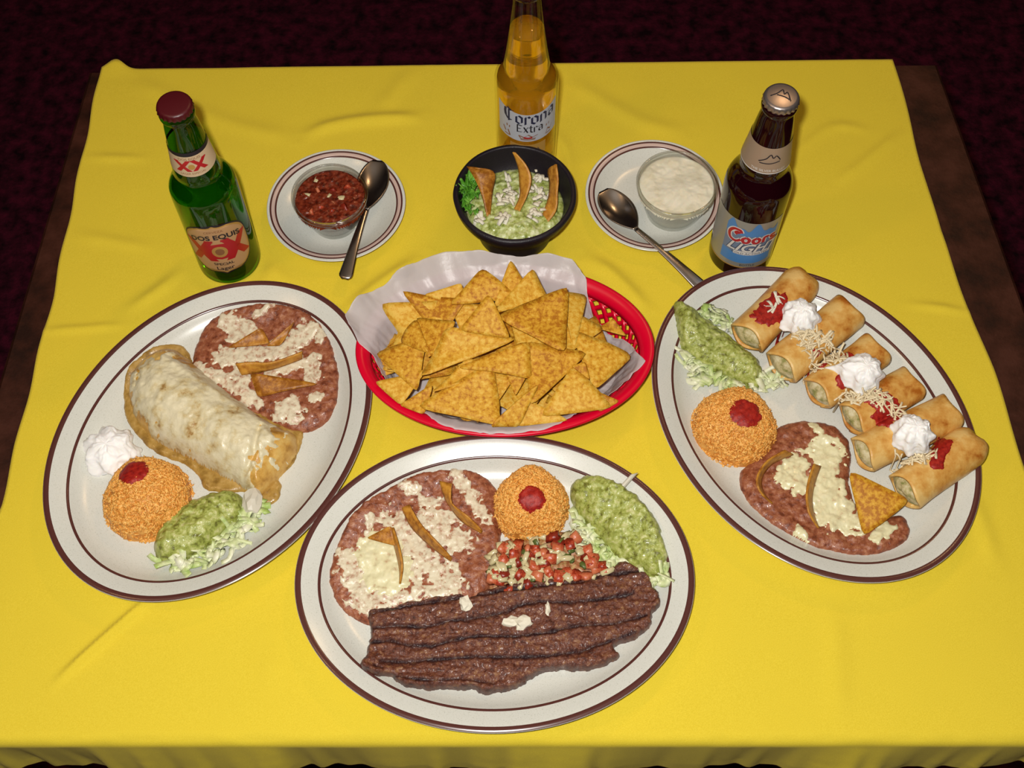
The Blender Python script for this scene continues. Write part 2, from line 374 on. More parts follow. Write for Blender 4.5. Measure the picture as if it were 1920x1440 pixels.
def tablecloth():
    nx, ny = 330, 280; yf, yb = .2285, .942; drop = .085; L = yb-yf
    s = np.r_[np.linspace(-drop-.012, 0, 34)[:-1], np.linspace(0, L, ny), np.linspace(L, L+.09, 12)[1:]]
    u = np.linspace(0, 1, nx); G = np.zeros((len(s), nx, 3))
    LX = lambda y: np.interp(y, [.22, .43, .65, .945], [-.485, -.4545, -.4445, -.4405]); RX = lambda y: np.interp(y, [.22, .46, .56, .718, .94], [.482, .4590, .4492, .4275, .4168])
    for i, q in enumerate(s):
        yy = np.clip(yf+q, yf, yb); lx, rx = LX(yy)+.0012*math.sin(yy*61), RX(yy)+.0015*math.sin(yy*37)
        x = lx+(rx-lx)*u; y = np.full(nx, yy) - .012*(x-0)*(1-(yy-yf)/L)
        if q < 0:
            a = -q; r = .009; t = min(a/r, math.pi/2); y = y-r*math.sin(t); fall = max(0, a-r*math.pi/2)
            wv = .006*np.sin(x*23+1.2)+.003*np.sin(x*51)+.004*vn(x*90, x*0, 0, 4); g = min(1, fall/.06)
            y = y-.004*g-wv*g*.9; zz = -r*(1-math.cos(t))-fall*(.93+.04*np.sin(x*14)) + .001*vn(x*60, x*0+q*60, 0, 9)
            z = zz+.0024*fbm(x*40, q*70, 0, 8)*g
        elif q > L:
            z = np.full(nx, -(q-L))-.001; y = y+.011*min(1, (q-L)/.02)
        else: z = np.zeros(nx)
        G[i, :, 0], G[i, :, 1], G[i, :, 2] = x, y, z
    T = slice(33, 33+ny); G[T, :, 2] = cloth_z(G[T, :, 0], G[T, :, 1])
    corner = np.exp(-((G[:, :, 0]+.425)/.012)**2-((G[:, :, 1]-.943)/.008)**2); G[:, :, 1] += .012*corner; G[:, :, 2] += .003*corner
    return tag(sheet('tablecloth', G, .0008, M['cloth'], org=(0, .58, 0)), 'bright yellow cotton tablecloth with soft creases laid over the table', 'tablecloth')
tablecloth()

# ------------------------------------------------------------------ plates
PROF = [(0, .0255), (.0012, .0262), (.0055, .0257), (.0185, .0205), (.0215, .0188), (.028, .0138), (.036, .0098), (.046, .0076), (.058, .007)]
UNDER = [(.0004, .0243), (.010, .0195), (.022, .0135), (.034, .0055), (.042, .0004), (.047, 0), (.050, .0003), (.053, .003)]
SPROF = [(0, .0165), (.0008, .017), (.0028, .0168), (.0045, .0165), (.0075, .0155), (.0095, .0148), (.016, .0112), (.024, .0082), (.032, .0072), (.040, .007)]
SUNDER = [(.0004, .0155), (.008, .0118), (.018, .0065), (.026, .0006), (.029, 0), (.031, .0004), (.033, .003)]
def ring(a, b, d, z, n):
    t = np.linspace(0, 2*math.pi, n, endpoint=False); return np.c_[(a-d)*np.cos(t), (b-d)*np.sin(t), np.full(n, z)]
def place(V, c):
    t = c[2] if len(c) > 2 else 0; R = np.array([[math.cos(t), -math.sin(t), 0], [math.sin(t), math.cos(t), 0], [0, 0, 1]])
    return np.asarray(V)@R.T+np.array([c[0], c[1], 0])
def dens(prof, m=4):
    q = catmull(prof, m); return [tuple(x) for x in q]
def dish(name, a, b, c, prof, under, label, cat, group, bands, zoff=.0):
    n = 144; root = empty(name, (c[0], c[1], 0)); tag(root, label, cat, group)
    rows = [r for r in dens(under[::-1], 3)]+dens(prof, 4)
    V = np.concatenate([ring(a, b, d, z, n) for d, z in rows]); Fs = grid_faces(len(rows), n, True)
    Fs += [tuple(range(n))[::-1], tuple((len(rows)-1)*n+i for i in range(n))]
    mesh('plate_body', place(V, c), Fs, M['stone_white'], root)
    pd, pz = zip(*prof)
    for nm, d0, d1, mt in bands:
        D = np.linspace(d0, d1, 4); V = np.concatenate([ring(a, b, d, np.interp(d, *zip(*dens(prof, 4)))+.00025*(0 < k < 3)+.0001, n) for k, d in enumerate(D)])
        mesh(nm, place(V, c), grid_faces(4, n, True), M[mt], root)
    return root
bl = [('rim_band', .0003, .0053, 'band'), ('inner_band', .0186, .0209, 'band')]
dish('oval_platter', PL_A, PL_B, PLAT['L'], PROF, UNDER, 'oval cream stoneware platter with brown bands under the cheese-covered burrito', 'platter', 'banded oval platters', bl)
dish('oval_platter', PL_A, PL_B, PLAT['F'], PROF, UNDER, 'oval cream stoneware platter with brown bands under the grilled steak', 'platter', 'banded oval platters', bl)
dish('oval_platter', PL_A, PL_B, PLAT['R'], PROF, UNDER, 'oval cream stoneware platter with brown bands under the row of taquitos', 'platter', 'banded oval platters', bl)
sb = [('rim_band', .0028, .0046, 'band'), ('pink_band', .0047, .0076, 'band_pink'), ('inner_band', .0077, .0094, 'band')]
dish('saucer', SAU, SAU, SAUC['L'], SPROF, SUNDER, 'round white saucer with two dark bands under the glass cup of red salsa', 'saucer', 'banded saucers', sb)
dish('saucer', SAU, SAU, SAUC['R'], SPROF, SUNDER, 'round white saucer with two dark bands under the glass cup of white dip', 'saucer', 'banded saucers', sb)
_dp = dens(PROF, 4)
def plate_z(key):
    c = PLAT[key]; pd = np.array([q[0] for q in _dp]); pz = np.array([q[1] for q in _dp])
    def z(X, Y):
        lo = np.zeros(np.shape(X)); hi = np.full(np.shape(X), .11)
        for _ in range(18):
            m = (lo+hi)/2; o = ell_in(PL_A, PL_B, -m, X, Y, c) > 1; hi = np.where(o, m, hi); lo = np.where(o, lo, m)
        return np.interp(lo, pd, pz)
    return z
ZL, ZF, ZR = plate_z('L'), plate_z('F'), plate_z('R')
def at_z(zf, x, y): return float(zf(np.array([x]), np.array([y]))[0])

# ------------------------------------------------------------------ food builders
def rice(zf, base, rx, h, dot, dr, label, seed):
    R = rx; cx, cy = base; t = np.linspace(0, 2*math.pi, 60, endpoint=False); rr = R*(1+.03*np.sin(3*t+seed)+.02*np.sin(5*t+2*seed))
    poly = np.c_[cx+rr*np.cos(t), cy+rr*np.sin(t)]
    f = Field(poly, zf, h, R*.92, ((.0022, 260), (.0016, 120)), seed)
    root = empty('rice_mound', (cx, cy, at_z(zf, cx, cy))); tag(root, label, 'rice')
    build_field('rice_core', f, .0012, M['rice'], root)
    rng = np.random.default_rng(seed); N = 2300; a = rng.uniform(0, 2*math.pi, N); r = R*np.sqrt(rng.uniform(0, 1.07, N))
    X, Y = cx+r*np.cos(a), cy+r*np.sin(a); Z = np.maximum(f(X, Y), zf(X, Y)+.0008); e = .0006
    gx, gy = (f(X+e, Y)-f(X-e, Y))/(2*e), (f(X, Y+e)-f(X, Y-e))/(2*e); gx, gy = np.clip(gx, -3, 3), np.clip(gy, -3, 3)
    sp = Soup(); ang = [i*math.pi/2 for i in range(4)]
    for i in range(N):
        nrm = np.array([-gx[i], -gy[i], 1]); nrm /= np.linalg.norm(nrm); d = rng.normal(size=3); d -= nrm*d.dot(nrm)*.75; d /= np.linalg.norm(d)
        s = np.cross(d, nrm); s /= np.linalg.norm(s)+1e-9; q = np.cross(s, d); L, wd = rng.uniform(.0022, .0032), rng.uniform(.00065, .00085)
        c = np.array([X[i], Y[i], Z[i]])+nrm*.0003
        V = [c-d*L]+[c+d*L*k+(s*math.cos(b)+q*math.sin(b))*wd for k in (-.55, .55) for b in ang]+[c+d*L]
        Fs = [(0, 1+(j+1) % 4, 1+j) for j in range(4)]+[(1+j, 1+(j+1) % 4, 5+(j+1) % 4, 5+j) for j in range(4)]+[(9, 5+j, 5+(j+1) % 4) for j in range(4)]
        sp.add(V, Fs)
    tag(sp.out('rice_grains', M['rice_grain'], root), kind='stuff')
    m = lambda X, Y: 1-np.hypot(X-dot[0], (Y-dot[1])*1.05)/dr+.18*fbm(X*300, Y*300, 0, seed)
    layer('sauce_dot', Field(poly, lambda X, Y: zf(X, Y)+.0024, h, R*.92, ((.0016, 120),), seed), m, .0008, M['red_sauce'], root, .0009)
    return f
def shreds(name, poly, zf, n, mt, label, cat, seed, L=(.010, .024), wd=.0026, lift=.010, parent=None, th=.0005, curl=1.5):
    rng = np.random.default_rng(seed); lo, hi = poly.min(0), poly.max(0); sp = Soup(); k = 0
    while k < n:
        x, y = rng.uniform(lo, hi)
        if sdf(poly, np.array([x]), np.array([y]))[0] < .0005: continue
        k += 1; a = rng.uniform(0, 2*math.pi); l = rng.uniform(*L); cv = rng.normal()*curl; z0 = at_z(zf, x, y)+rng.uniform(.0012, lift)
        s = np.linspace(-.5, .5, 6); aa = a+cv*s; px = x+np.cumsum(np.cos(aa))*l/6-np.cos(a)*l/2; py = y+np.cumsum(np.sin(aa))*l/6-np.sin(a)*l/2
        pz = np.maximum(z0+rng.normal()*.004*s*2-.006*np.abs(s)**2*4*.3, zf(px, py)+.0008); tilt = rng.uniform(-.8, .8)
        w = wd*rng.uniform(.6, 1.3); nx, ny = -np.sin(aa)*math.cos(tilt), np.cos(aa)*math.cos(tilt)
        G = np.stack([np.stack([px-nx*w, py-ny*w, pz-w*math.sin(tilt)*.3], 1), np.stack([px+nx*w, py+ny*w, pz+w*abs(math.sin(tilt))], 1)], 1)
        sp.add(*sheet_vf(G, th))
    o = sp.out(name, mt, parent); return tag(o, label, cat, None, 'stuff')
def dollop(c, R, h, label, seed, tail=None, lobes=7):
    nt, nr = 84, 26; th = np.linspace(0, 2*math.pi, nt, endpoint=False); rows = []
    for k in range(nr):
        t = k/(nr-1); ph = t*math.pi/2; r = R*math.cos(ph)**.75*(1+.13*np.cos(lobes*th+5.5*t)*(1-t*.4)); z = h*math.sin(ph)**1.1
        x, y = r*np.cos(th), r*np.sin(th); n = 1+.16*fbm(x*190, y*190, z*190, seed)
        if tail is not None:
            dd = np.exp(-((th-tail+math.pi) % (2*math.pi)-math.pi)**2/.1); x = x+np.cos(tail)*dd*R*.75*(1-t); y = y+np.sin(tail)*dd*R*.75*(1-t)
        rows.append(np.c_[c[0]+x*n, c[1]+y*n, c[2]+z+np.abs(fbm(x*260, y*260, z*260, seed+3))*.0035*min(1, t*3)])
    V = np.concatenate(rows); Fs = grid_faces(nr, nt, True)+[tuple((nr-1)*nt+i for i in range(nt)), tuple(range(nt))[::-1]]
    return tag(mesh('cream_dollop', V, Fs, M['cream']), label, 'cream dollop')
def ribbon(name, k, e1, e2, label, cat='tortilla strip', mt='chip_dark', group=None, n=16, th=.0014):
    a = resample(catmull([k(*p) for p in e1], 6), n); b = resample(catmull([k(*p) for p in e2], 6), n)
    G = np.stack([a+(b-a)*t for t in np.linspace(0, 1, 5)], 1); G[:, :, 2] += .0006*fbm(G[:, :, 0]*120, G[:, :, 1]*120, 0, 4)
    return tag(sheet(name, G, th, M[mt]), label, cat, group)
def chip_vf(A, B, Cc, curve=.006, n=9, th=.0016, seed=0, ax=0):
    A, B, Cc = map(np.asarray, (A, B, Cc)); N = np.cross(B-A, Cc-A); N = N/np.linalg.norm(N)*(1 if N[2] > 0 else -1)
    pts, idx = [], {}
    for i in range(n+1):
        for j in range(n+1-i):
            b = np.array([i, j, n-i-j])/n; m = b.max(); p = A*b[0]+B*b[1]+Cc*b[2]; g = (A+B+Cc)/3
            p = g+(p-g)*(1-.10*max(0, (m-.84)/.16)**2); wv = b[(ax+1) % 3]-b[(ax+2) % 3]
            p = p+N*(curve*(wv*wv-.25)+.0009*float(fbm(p[0]*70, p[1]*70, p[2]*70, seed)))
            p = p+(p-g)*.03*float(vn(p[0]*90, p[1]*90, p[2]*90, seed+2)); idx[i, j] = len(pts); pts.append(p)
    T = []
    for i in range(n):
        for j in range(n-i):
            T.append((idx[i, j], idx[i+1, j], idx[i, j+1]))
            if j < n-i-1: T.append((idx[i+1, j], idx[i+1, j+1], idx[i, j+1]))
    pts = np.array(pts); m = len(pts); V = np.concatenate([pts+N*th/2, pts-N*th/2])
    bd = [idx[i, 0] for i in range(n)]+[idx[n-j, j] for j in range(n)]+[idx[0, n-j] for j in range(n)]
    Fs = T+[tuple(m+q for q in t[::-1]) for t in T]+[(bd[i], m+bd[i], m+bd[(i+1) % len(bd)], bd[(i+1) % len(bd)]) for i in range(len(bd))]
    if np.cross(pts[T[0][1]]-pts[T[0][0]], pts[T[0][2]]-pts[T[0][0]]).dot(N) < 0: Fs = [f[::-1] for f in Fs]
    return V, Fs
def chip(name, k, a, b, c, label, curve=.006, mt='chip', group=None, cat='tortilla chip', ax=0, seed=0, parent=None, th=.0016):
    V, Fs = chip_vf(k(*a), k(*b), k(*c), curve, seed=seed, ax=ax, th=th)
    return tag(mesh(name, V, Fs, M[mt]), label, cat, group)
# ------------------------------------------------------------------ burrito platter
def beans(key, k, zf, pts, label, seed, h=.0085):
    f = Field(outline(k, pts, .014), zf, h, .014, ((.0022, 70), (.0012, 200), (.0006, 420)), seed, .0014)
    root = build_field('refried_beans', f, .0011, M['beans']); tag(root, label, 'refried beans'); return f, root
fb, ob = beans('L', K1, ZL, [(680, 350), (720, 262), (800, 205), (930, 172), (1060, 175), (1160, 205), (1230, 270), (1275, 370), (1293, 470), (1285, 560), (1250, 635), (1180, 680), (1100, 682), (1040, 664), (980, 630), (900, 600), (800, 540), (720, 480), (672, 420)],
    'chunky brown refried beans beside the burrito, topped with cheese and chip pieces', 11)
layer('melted_cheese', fb, strokes(K1, [([(805, 375), (900, 365), (1000, 358), (1080, 340), (1125, 300), (1165, 283)], .0105), ([(835, 235), (860, 280)], .011), ([(895, 250), (915, 280)], .009), ([(690, 420), (800, 470), (940, 560)], .007),
    ([(1010, 445), (1110, 415), (1190, 390)], .007), ([(1075, 590), (1085, 610)], .012), ([(1180, 450), (1185, 465)], .008), ([(1210, 300), (1225, 290)], .006), ([(1190, 542), (1200, 548)], .006), ([(940, 215), (1015, 170)], .004), ([(860, 455), (885, 465)], .009)], rag=.85), .0014, M['melt'], ob)
chip('tortilla_chip', K1, (818, 345, .019), (968, 256, .027), (1008, 326, .02), 'triangular chip piece on the refried beans next to the burrito, above the cheese stripe', .003, 'chip_dark', 'chip pieces on the burrito plate beans')
chip('tortilla_chip', K1, (985, 335, .020), (1112, 228, .027), (1050, 335, .019), 'narrow chip piece on the burrito plate beans, tucked against the cheese stripe end', .004, 'chip_dark', 'chip pieces on the burrito plate beans', seed=4)
ribbon('tortilla_strip', K1, [(858, 408, .028), (930, 402, .029), (1010, 404, .029), (1140, 358, .027)], [(885, 458, .018), (950, 446, .018), (1020, 432, .018), (1140, 388, .018)], 'curved brown tortilla strip just below the cheese stripe on the burrito plate beans', group='chip pieces on the burrito plate beans')
chip('tortilla_chip', K1, (920, 448, .026), (1222, 492, .022), (948, 552, .019), 'largest chip piece on the burrito plate beans, nearest the burrito end', -.005, 'chip_dark', 'chip pieces on the burrito plate beans', seed=9)
fs = Field(outline(K1, [(640, 335), (560, 340), (480, 385), (410, 460), (388, 560), (400, 650), (470, 740), (540, 790), (640, 830), (700, 880), (720, 930), (800, 950), (900, 950), (975, 1000), (1030, 985), (1052, 930), (1040, 880), (1090, 840), (1130, 760), (1140, 690), (1080, 670), (980, 600), (860, 520), (740, 460), (680, 400)], .010), ZL, .0035, .006, ((.001, 150),), 5, .0012)
bur = empty('burrito', (*K1(740, 620, .008)[:2], .007)); tag(bur, 'large rolled burrito smothered in white cheese sauce on the platter beside beans', 'burrito')
build_field('sauce_pool', fs, .0011, M['gravy'], bur)
fbu = Field(outline(K1, [(470, 395), (540, 352), (610, 345), (665, 385), (760, 470), (860, 545), (960, 620), (1050, 670), (1112, 705), (1100, 780), (1040, 860), (965, 945), (900, 925), (830, 885), (740, 838), (650, 790), (560, 745), (480, 690), (420, 610), (402, 530), (420, 450)], .020), ZL, .034, .034, ((.003, 40), (.0014, 140), (.0006, 400)), 6, .001,
    extra=lambda X, Y: .0025*np.exp(-(seg_dist(X, Y, [K1(600, 400, .04)[:2], K1(960, 640, .04)[:2]])/.004)**2) - .004*np.exp(-(seg_dist(X, Y, [K1(955, 690, .036)[:2], K1(930, 800, .036)[:2], K1(880, 890, .03)[:2]])/.0025)**2))
build_field('tortilla', fbu, .0011, M['flour'], bur)
mk = strokes(K1, [([(530, 490), (640, 500), (760, 600), (860, 680), (890, 710)], .030), ([(520, 590), (700, 720), (810, 810)], .017), ([(590, 430), (720, 500)], .014), ([(870, 850), (870, 900)], .009)], .035, .6, 130, 8)
layer('cheese_sauce', fbu, mk, .0022, M['burrito_cheese'], bur, .0011)
c = K1(335, 785, .010); dollop((c[0], c[1], at_z(ZL, c[0], c[1])), .0235, .021, 'white whipped cream dollop beside the burrito and rice', 3, lobes=6)
def pxr(k, x, y, r, z=.01): return float(np.linalg.norm(k(x+r, y, z)-k(x-r, y, z))/2)
bc = K1(490, 985, .009); dt = K1(428, 868, .040)
rice(ZL, bc[:2], pxr(K1, 490, 985, 180), .036, dt[:2], pxr(K1, 428, 868, 60, .04), 'molded orange rice mound with red sauce dot beside the burrito', 21)
lt = [(520, 1230), (600, 1275), (720, 1270), (840, 1215), (930, 1120), (965, 1030), (930, 990), (860, 1020), (760, 1100), (650, 1180)]
shreds('shredded_lettuce', outline(K1, lt, .012), ZL, 110, M['lettuce'], 'pale green shredded lettuce under the guacamole on the burrito plate', 'lettuce', 31)
fg = Field(outline(K1, [(508, 1195), (520, 1120), (590, 1040), (660, 985), (760, 945), (850, 945), (892, 985), (880, 1045), (820, 1105), (760, 1160), (680, 1210), (590, 1240), (540, 1242)], .016), ZL, .021, .02, ((.004, 80), (.0018, 220), (.0009, 480)), 33, .0018)
tag(build_field('guacamole', fg, .0010, M['guac']), 'green guacamole scoop on shredded lettuce beside the burrito plate rice', 'guacamole')
def lump(name, p, r, mt, seed, label=None, cat=None, parent=None, group=None, st=(1, 1, 1)):
    bm = bmesh.new(); bmesh.ops.create_icosphere(bm, subdivisions=2, radius=1); V = np.array([v.co for v in bm.verts]); Fs = [[v.index for v in f.verts] for f in bm.faces]; bm.free()
    V = V*(1+.75*fbm(V[:, 0]*2.4+seed, V[:, 1]*2.4, V[:, 2]*2.4, seed)[:, None])*np.array(st)*r; V[:, 2] = np.maximum(V[:, 2], -.45*r)
    V = V+np.asarray(p)+[0, 0, r*.45]
    return tag(mesh(name, V, Fs, mt, parent, smooth=False), label, cat, group)
p = K1(925, 985, .02); lump('onion_piece', (p[0], p[1], at_z(ZL, p[0], p[1])+.006), .011, M['onion_white'], 5, 'white onion chunk leaning on the burrito plate guacamole', 'onion', st=(.8, 1.2, .6))

# ------------------------------------------------------------------ steak platter
ff, of = beans('F', K2, ZF, [(193, 660), (210, 580), (262, 450), (340, 350), (450, 280), (560, 218), (700, 182), (830, 180), (915, 208), (962, 258), (975, 350), (985, 450), (975, 560), (960, 650), (900, 740), (800, 800), (600, 830), (470, 850), (375, 880), (300, 850), (235, 795), (203, 725)],
    'wide pool of brown refried beans above the steak with melted cheese', 12)
layer('melted_cheese', ff, strokes(K2, [([(500, 430), (560, 520), (640, 600), (690, 640)], .013), ([(650, 400), (740, 410), (700, 470), (790, 510)], .011), ([(390, 790), (320, 700), (290, 610)], .010), ([(430, 770), (580, 760)], .008), ([(300, 760), (400, 820)], .007), ([(615, 310), (690, 322)], .006),
    ([(780, 190), (840, 290), (910, 390)], .006), ([(545, 265), (590, 272)], .0055), ([(378, 400), (372, 460)], .004), ([(735, 680), (745, 710)], .012), ([(640, 720), (700, 760)], .008), ([(790, 520), (830, 520)], .006), ([(255, 570), (275, 585)], .007), ([(560, 620), (600, 700)], .008)], rag=1.25, fr=260), .0012, M['melt'], of)
layer('yellow_cheese', ff, strokes(K2, [([(420, 560), (440, 640), (475, 650)], .021)], rag=.35), .0022, M['melt_yellow'], of)
gs = 'tortilla strips on the steak plate beans'
ribbon('tortilla_strip', K2, [(698, 225, .028), (715, 280, .026), (738, 330, .020), (800, 410, .019), (893, 468, .018)], [(757, 240, .030), (752, 290, .032), (760, 335, .031), (830, 390, .031), (898, 455, .020)], 'twisted tortilla strip nearest the rice mound on the steak plate beans', group=gs)
ribbon('tortilla_strip', K2, [(525, 350, .026), (570, 440, .019), (660, 528, .019), (752, 597, .018)], [(562, 335, .028), (612, 425, .031), (690, 510, .031), (757, 580, .020)], 'long middle tortilla strip stuck in the melted cheese on the steak plate beans', group=gs)
ribbon('tortilla_strip', K2, [(485, 440, .030), (515, 540, .032), (528, 620, .030), (518, 700, .020)], [(470, 450, .020), (495, 540, .019), (515, 630, .019), (516, 702, .018)], 'curved tortilla strip edge standing beside the yellow cheese pool', group=gs)
chip('tortilla_chip', K2, (358, 490, .020), (478, 430, .028), (508, 528, .022), 'small triangular chip on the steak plate beans above the yellow cheese pool', .003, 'chip_dark', gs)
bc = K2(1120, 348, .009); dt = K2(1125, 308, .042)
rice(ZF, bc[:2], pxr(K2, 1120, 348, 172), .036, dt[:2], pxr(K2, 1125, 310, 60, .04), 'molded orange rice mound with red dot above the pico de gallo', 22)
shreds('shredded_lettuce', outline(K2, [(1290, 380), (1350, 400), (1430, 480), (1540, 570), (1650, 650), (1730, 600), (1745, 690), (1690, 715), (1600, 640), (1480, 620), (1400, 560), (1340, 470)], .012), ZF, 105, M['lettuce'], 'pale shredded lettuce peeking from under the guacamole beside the steak', 'lettuce', 32, lift=.008)
fg = Field(outline(K2, [(1308, 235), (1400, 212), (1520, 255), (1620, 325), (1690, 415), (1735, 520), (1742, 600), (1712, 685), (1650, 660), (1560, 605), (1490, 545), (1425, 475), (1365, 405), (1318, 330)], .017), ZF, .021, .022, ((.004, 80), (.0018, 220), (.0009, 480)), 34, .0018)
tag(build_field('guacamole', fg, .0010, M['guac']), 'green guacamole serving next to the steak tip and rice', 'guacamole')
a, b = K2(1515, 285, .028), K2(1598, 192, .034); s = np.array([.0035, .001, 0])
tag(sheet('onion_sliver', np.stack([np.linspace(a-s, b-s*.9, 6), np.linspace(a+s, b+s*.9, 6)], 1), .002, M['onion_white']), 'long white onion sliver sticking out of the steak plate guacamole', 'onion')
SO = [(368, 830), (440, 805), (500, 795), (560, 772), (630, 768), (680, 752), (790, 748), (850, 760), (900, 728), (1000, 700), (1100, 688), (1200, 680), (1350, 672), (1480, 640), (1512, 602), (1560, 592), (1620, 622), (1668, 660), (1690, 720), (1718, 770), (1712, 810), (1680, 850), (1662, 905), (1600, 950), (1530, 970), (1512, 1000), (1530, 1035), (1470, 1075), (1350, 1100), (1250, 1092), (1150, 1120), (1080, 1160), (1000, 1195), (900, 1208), (850, 1182), (720, 1185), (640, 1190), (520, 1170), (470, 1135), (420, 1132), (347, 1100), (352, 1050), (368, 1000), (378, 900)]
MK = [[(380, 905), (500, 890), (620, 900), (740, 872), (900, 852), (1000, 830)], [(1000, 835), (1060, 800), (1150, 782), (1300, 786), (1450, 770), (1590, 745)], [(390, 968), (480, 962), (540, 980), (660, 988), (760, 958), (900, 937), (1050, 942), (1200, 925), (1350, 890), (1500, 885), (1650, 850)],
    [(430, 1062), (560, 1060), (700, 1046), (870, 1036), (1050, 1036), (1200, 1032), (1350, 1010), (1500, 960), (1600, 925)], [(370, 838), (480, 815), (640, 785), (800, 762), (940, 742), (1030, 715)], [(1040, 722), (1200, 705), (1330, 690), (1480, 655), (1640, 640)], [(480, 1130), (640, 1150), (800, 1140), (950, 1160)], [(400, 1085), (440, 1095)]]
MKW = [[K2(x, y, .019)[:2] for x, y in m] for m in MK]
def char(X, Y):
    d = np.full(X.shape, 9.); wob = .0011*fbm(X*130, Y*130, 0, 40)
    for i, m in enumerate(MKW): d = np.minimum(d, seg_dist(X, Y, m)+(.0005 if i > 5 else 0))
    return np.exp(-(np.maximum(0, d+wob)/.0019)**2)
fst = Field(outline(K2, SO, .014, 4), ZF, .0125, .005, ((.0014, 55), (.0016, 190), (.0016, 480)), 41, .0024, extra=lambda X, Y: -.0022*char(X, Y)+.0008*vn(X*60+Y*20, Y*300, 0, 42))
def char2(X, Y):
    e = np.clip(1-fst.S(X, Y)/.004, 0, 1)*.75; return np.clip(np.maximum(char(X, Y)*(.95+.5*fbm(X*120, Y*120, 0, 43)), e*(.6+.6*fbm(X*90, Y*90, 0, 44))), 0, 1)
tag(build_field('grilled_steak', fst, .0008, M['steak'], None, char2), 'long grilled skirt steak with dark char lines across the nearest platter', 'steak')
for (x, y), r, l, st in (((820, 792), .0054, 'single white cheese crumb on the steak edge near the beans', (1, 1.2, .6)), ((1085, 880), .0066, 'largest white cheese crumb in the middle of the steak', (1.1, .9, .6)), ((1030, 878), .0056, 'small white cheese crumb touching the largest one on the steak', (1.3, .8, .6)), ((1198, 818), .0038, 'tiny sliver of white cheese beside the upper char line of the steak', (.6, 1.5, .6))):
    q = K2(x, y, .02); lump('cheese_crumb', (q[0], q[1], at_z(fst, q[0], q[1])-.001), r, M['cheese_white'], int(x), l, 'cheese crumb', group='cheese crumbs on the steak', st=st)

def dice_mesh(name, m, seed, s):
    bm = bmesh.new(); bmesh.ops.create_cube(bm, size=2); bmesh.ops.subdivide_edges(bm, edges=bm.edges, cuts=1, use_grid_fill=True)
    V = np.array([v.co for v in bm.verts]); Fs = [[v.index for v in f.verts] for f in bm.faces]; bm.free()
    V = V*(1-.12*(np.abs(V).sum(1) > 2.5)[:, None]); V = V*(1+.22*vn(V[:, 0]*1.3+seed, V[:, 1]*1.3, V[:, 2]*1.3, seed)[:, None])*np.array(s)
    me = bpy.data.meshes.new(name); me.from_pydata(V.tolist(), [], Fs); me.materials.append(m); me.polygons.foreach_set('use_smooth', [True]*len(Fs)); return me
pic = empty('pico_de_gallo', (*K2(1180, 590, .01)[:2], .0075)); tag(pic, 'chopped tomato and onion pico de gallo between the rice and the steak', 'salsa')
po = outline(K2, [(905, 540), (1000, 500), (1120, 475), (1200, 445), (1300, 448), (1365, 495), (1420, 560), (1470, 610), (1480, 660), (1380, 695), (1200, 715), (1080, 735), (940, 720), (905, 630)], .016)
fp = Field(po, ZF, .006, .02, ((.002, 150),), 51)
build_field('chopped_base', Field(po, ZF, .006, .014, ((.003, 200),), 52), .0014, M['pico_base'], pic)
rng = np.random.default_rng(5); og = worg(pic)
DM = {'tomato_cube': [dice_mesh('tomato_cube', M['tomato'], i, s) for i, s in enumerate(((.0050, .0040, .0026), (.0058, .0042, .0022), (.0036, .0034, .0026)))],
      'onion_piece': [dice_mesh('onion_piece', M['onion'], 9+i, s) for i, s in enumerate(((.0062, .0022, .0016), (.0045, .0030, .0018)))], 'herb_piece': [dice_mesh('herb_piece', M['cilantro'], 20, (.0034, .0020, .0007))]}
fixed = [(1220, 480), (1330, 485), (1375, 545), (1110, 540), (1050, 560), (1245, 535), (960, 650), (1000, 655), (940, 670), (1100, 640), (1140, 620), (1200, 640), (1070, 660), (1290, 650), (1330, 660), (1250, 665), (1380, 660), (1150, 665), (1100, 700), (1190, 715), (980, 690), (1060, 520), (1300, 520), (1180, 560), (990, 590), (1400, 600), (1020, 720)]
def piece(kind, x, y, dz):
    o = link(kind, random.choice(DM[kind]), pic); z = at_z(fp, x, y)
    o.location = (x-og[0], y-og[1], z-og[2]+dz); o.rotation_euler = tuple(rng.uniform(-.6, .6, 2))+(rng.uniform(0, 6.28),); return o
for x, y in fixed: q = K2(x, y, .018); piece('tomato_cube', q[0], q[1], .0055)
lo, hi = po.min(0), po.max(0); n = {'tomato_cube': 22, 'onion_piece': 62, 'herb_piece': 26}
for kd, m in n.items():
    while m > 0:
        q = rng.uniform(lo, hi)
        if sdf(po, q[:1], q[1:])[0] < .001: continue
        piece(kd, q[0], q[1], rng.uniform(.003, .0075)); m -= 1
for x, y in ((1450, 690), (1440, 720), (1475, 640)):
    q = K2(x, y, .02); piece('onion_piece', q[0], q[1], .009)

# ------------------------------------------------------------------ taquito platter
shreds('shredded_lettuce', outline(K3, [(135, 420), (240, 470), (330, 520), (420, 545), (520, 500), (600, 490), (600, 530), (520, 560), (400, 590), (300, 565), (200, 520), (150, 470)], .012), ZR, 100, M['lettuce'], 'pale shredded lettuce under the guacamole beside the taquitos', 'lettuce', 36)
shreds('shredded_lettuce', outline(K3, [(235, 240), (310, 235), (380, 290), (400, 340), (330, 310), (260, 275)], .014), ZR, 30, M['lettuce'], 'small tuft of shredded lettuce above the taquito plate guacamole', 'lettuce', 37)
fg = Field(outline(K3, [(118, 238), (150, 228), (235, 262), (330, 305), (420, 378), (485, 430), (505, 480), (490, 560), (440, 545), (340, 500), (250, 470), (190, 430), (150, 380), (125, 300)], .017), ZR, .021, .02, ((.004, 80), (.0018, 220), (.0009, 480)), 35, .0018)
tag(build_field('guacamole', fg, .0010, M['guac']), 'pointed green guacamole serving at the edge of the taquito plate', 'guacamole')
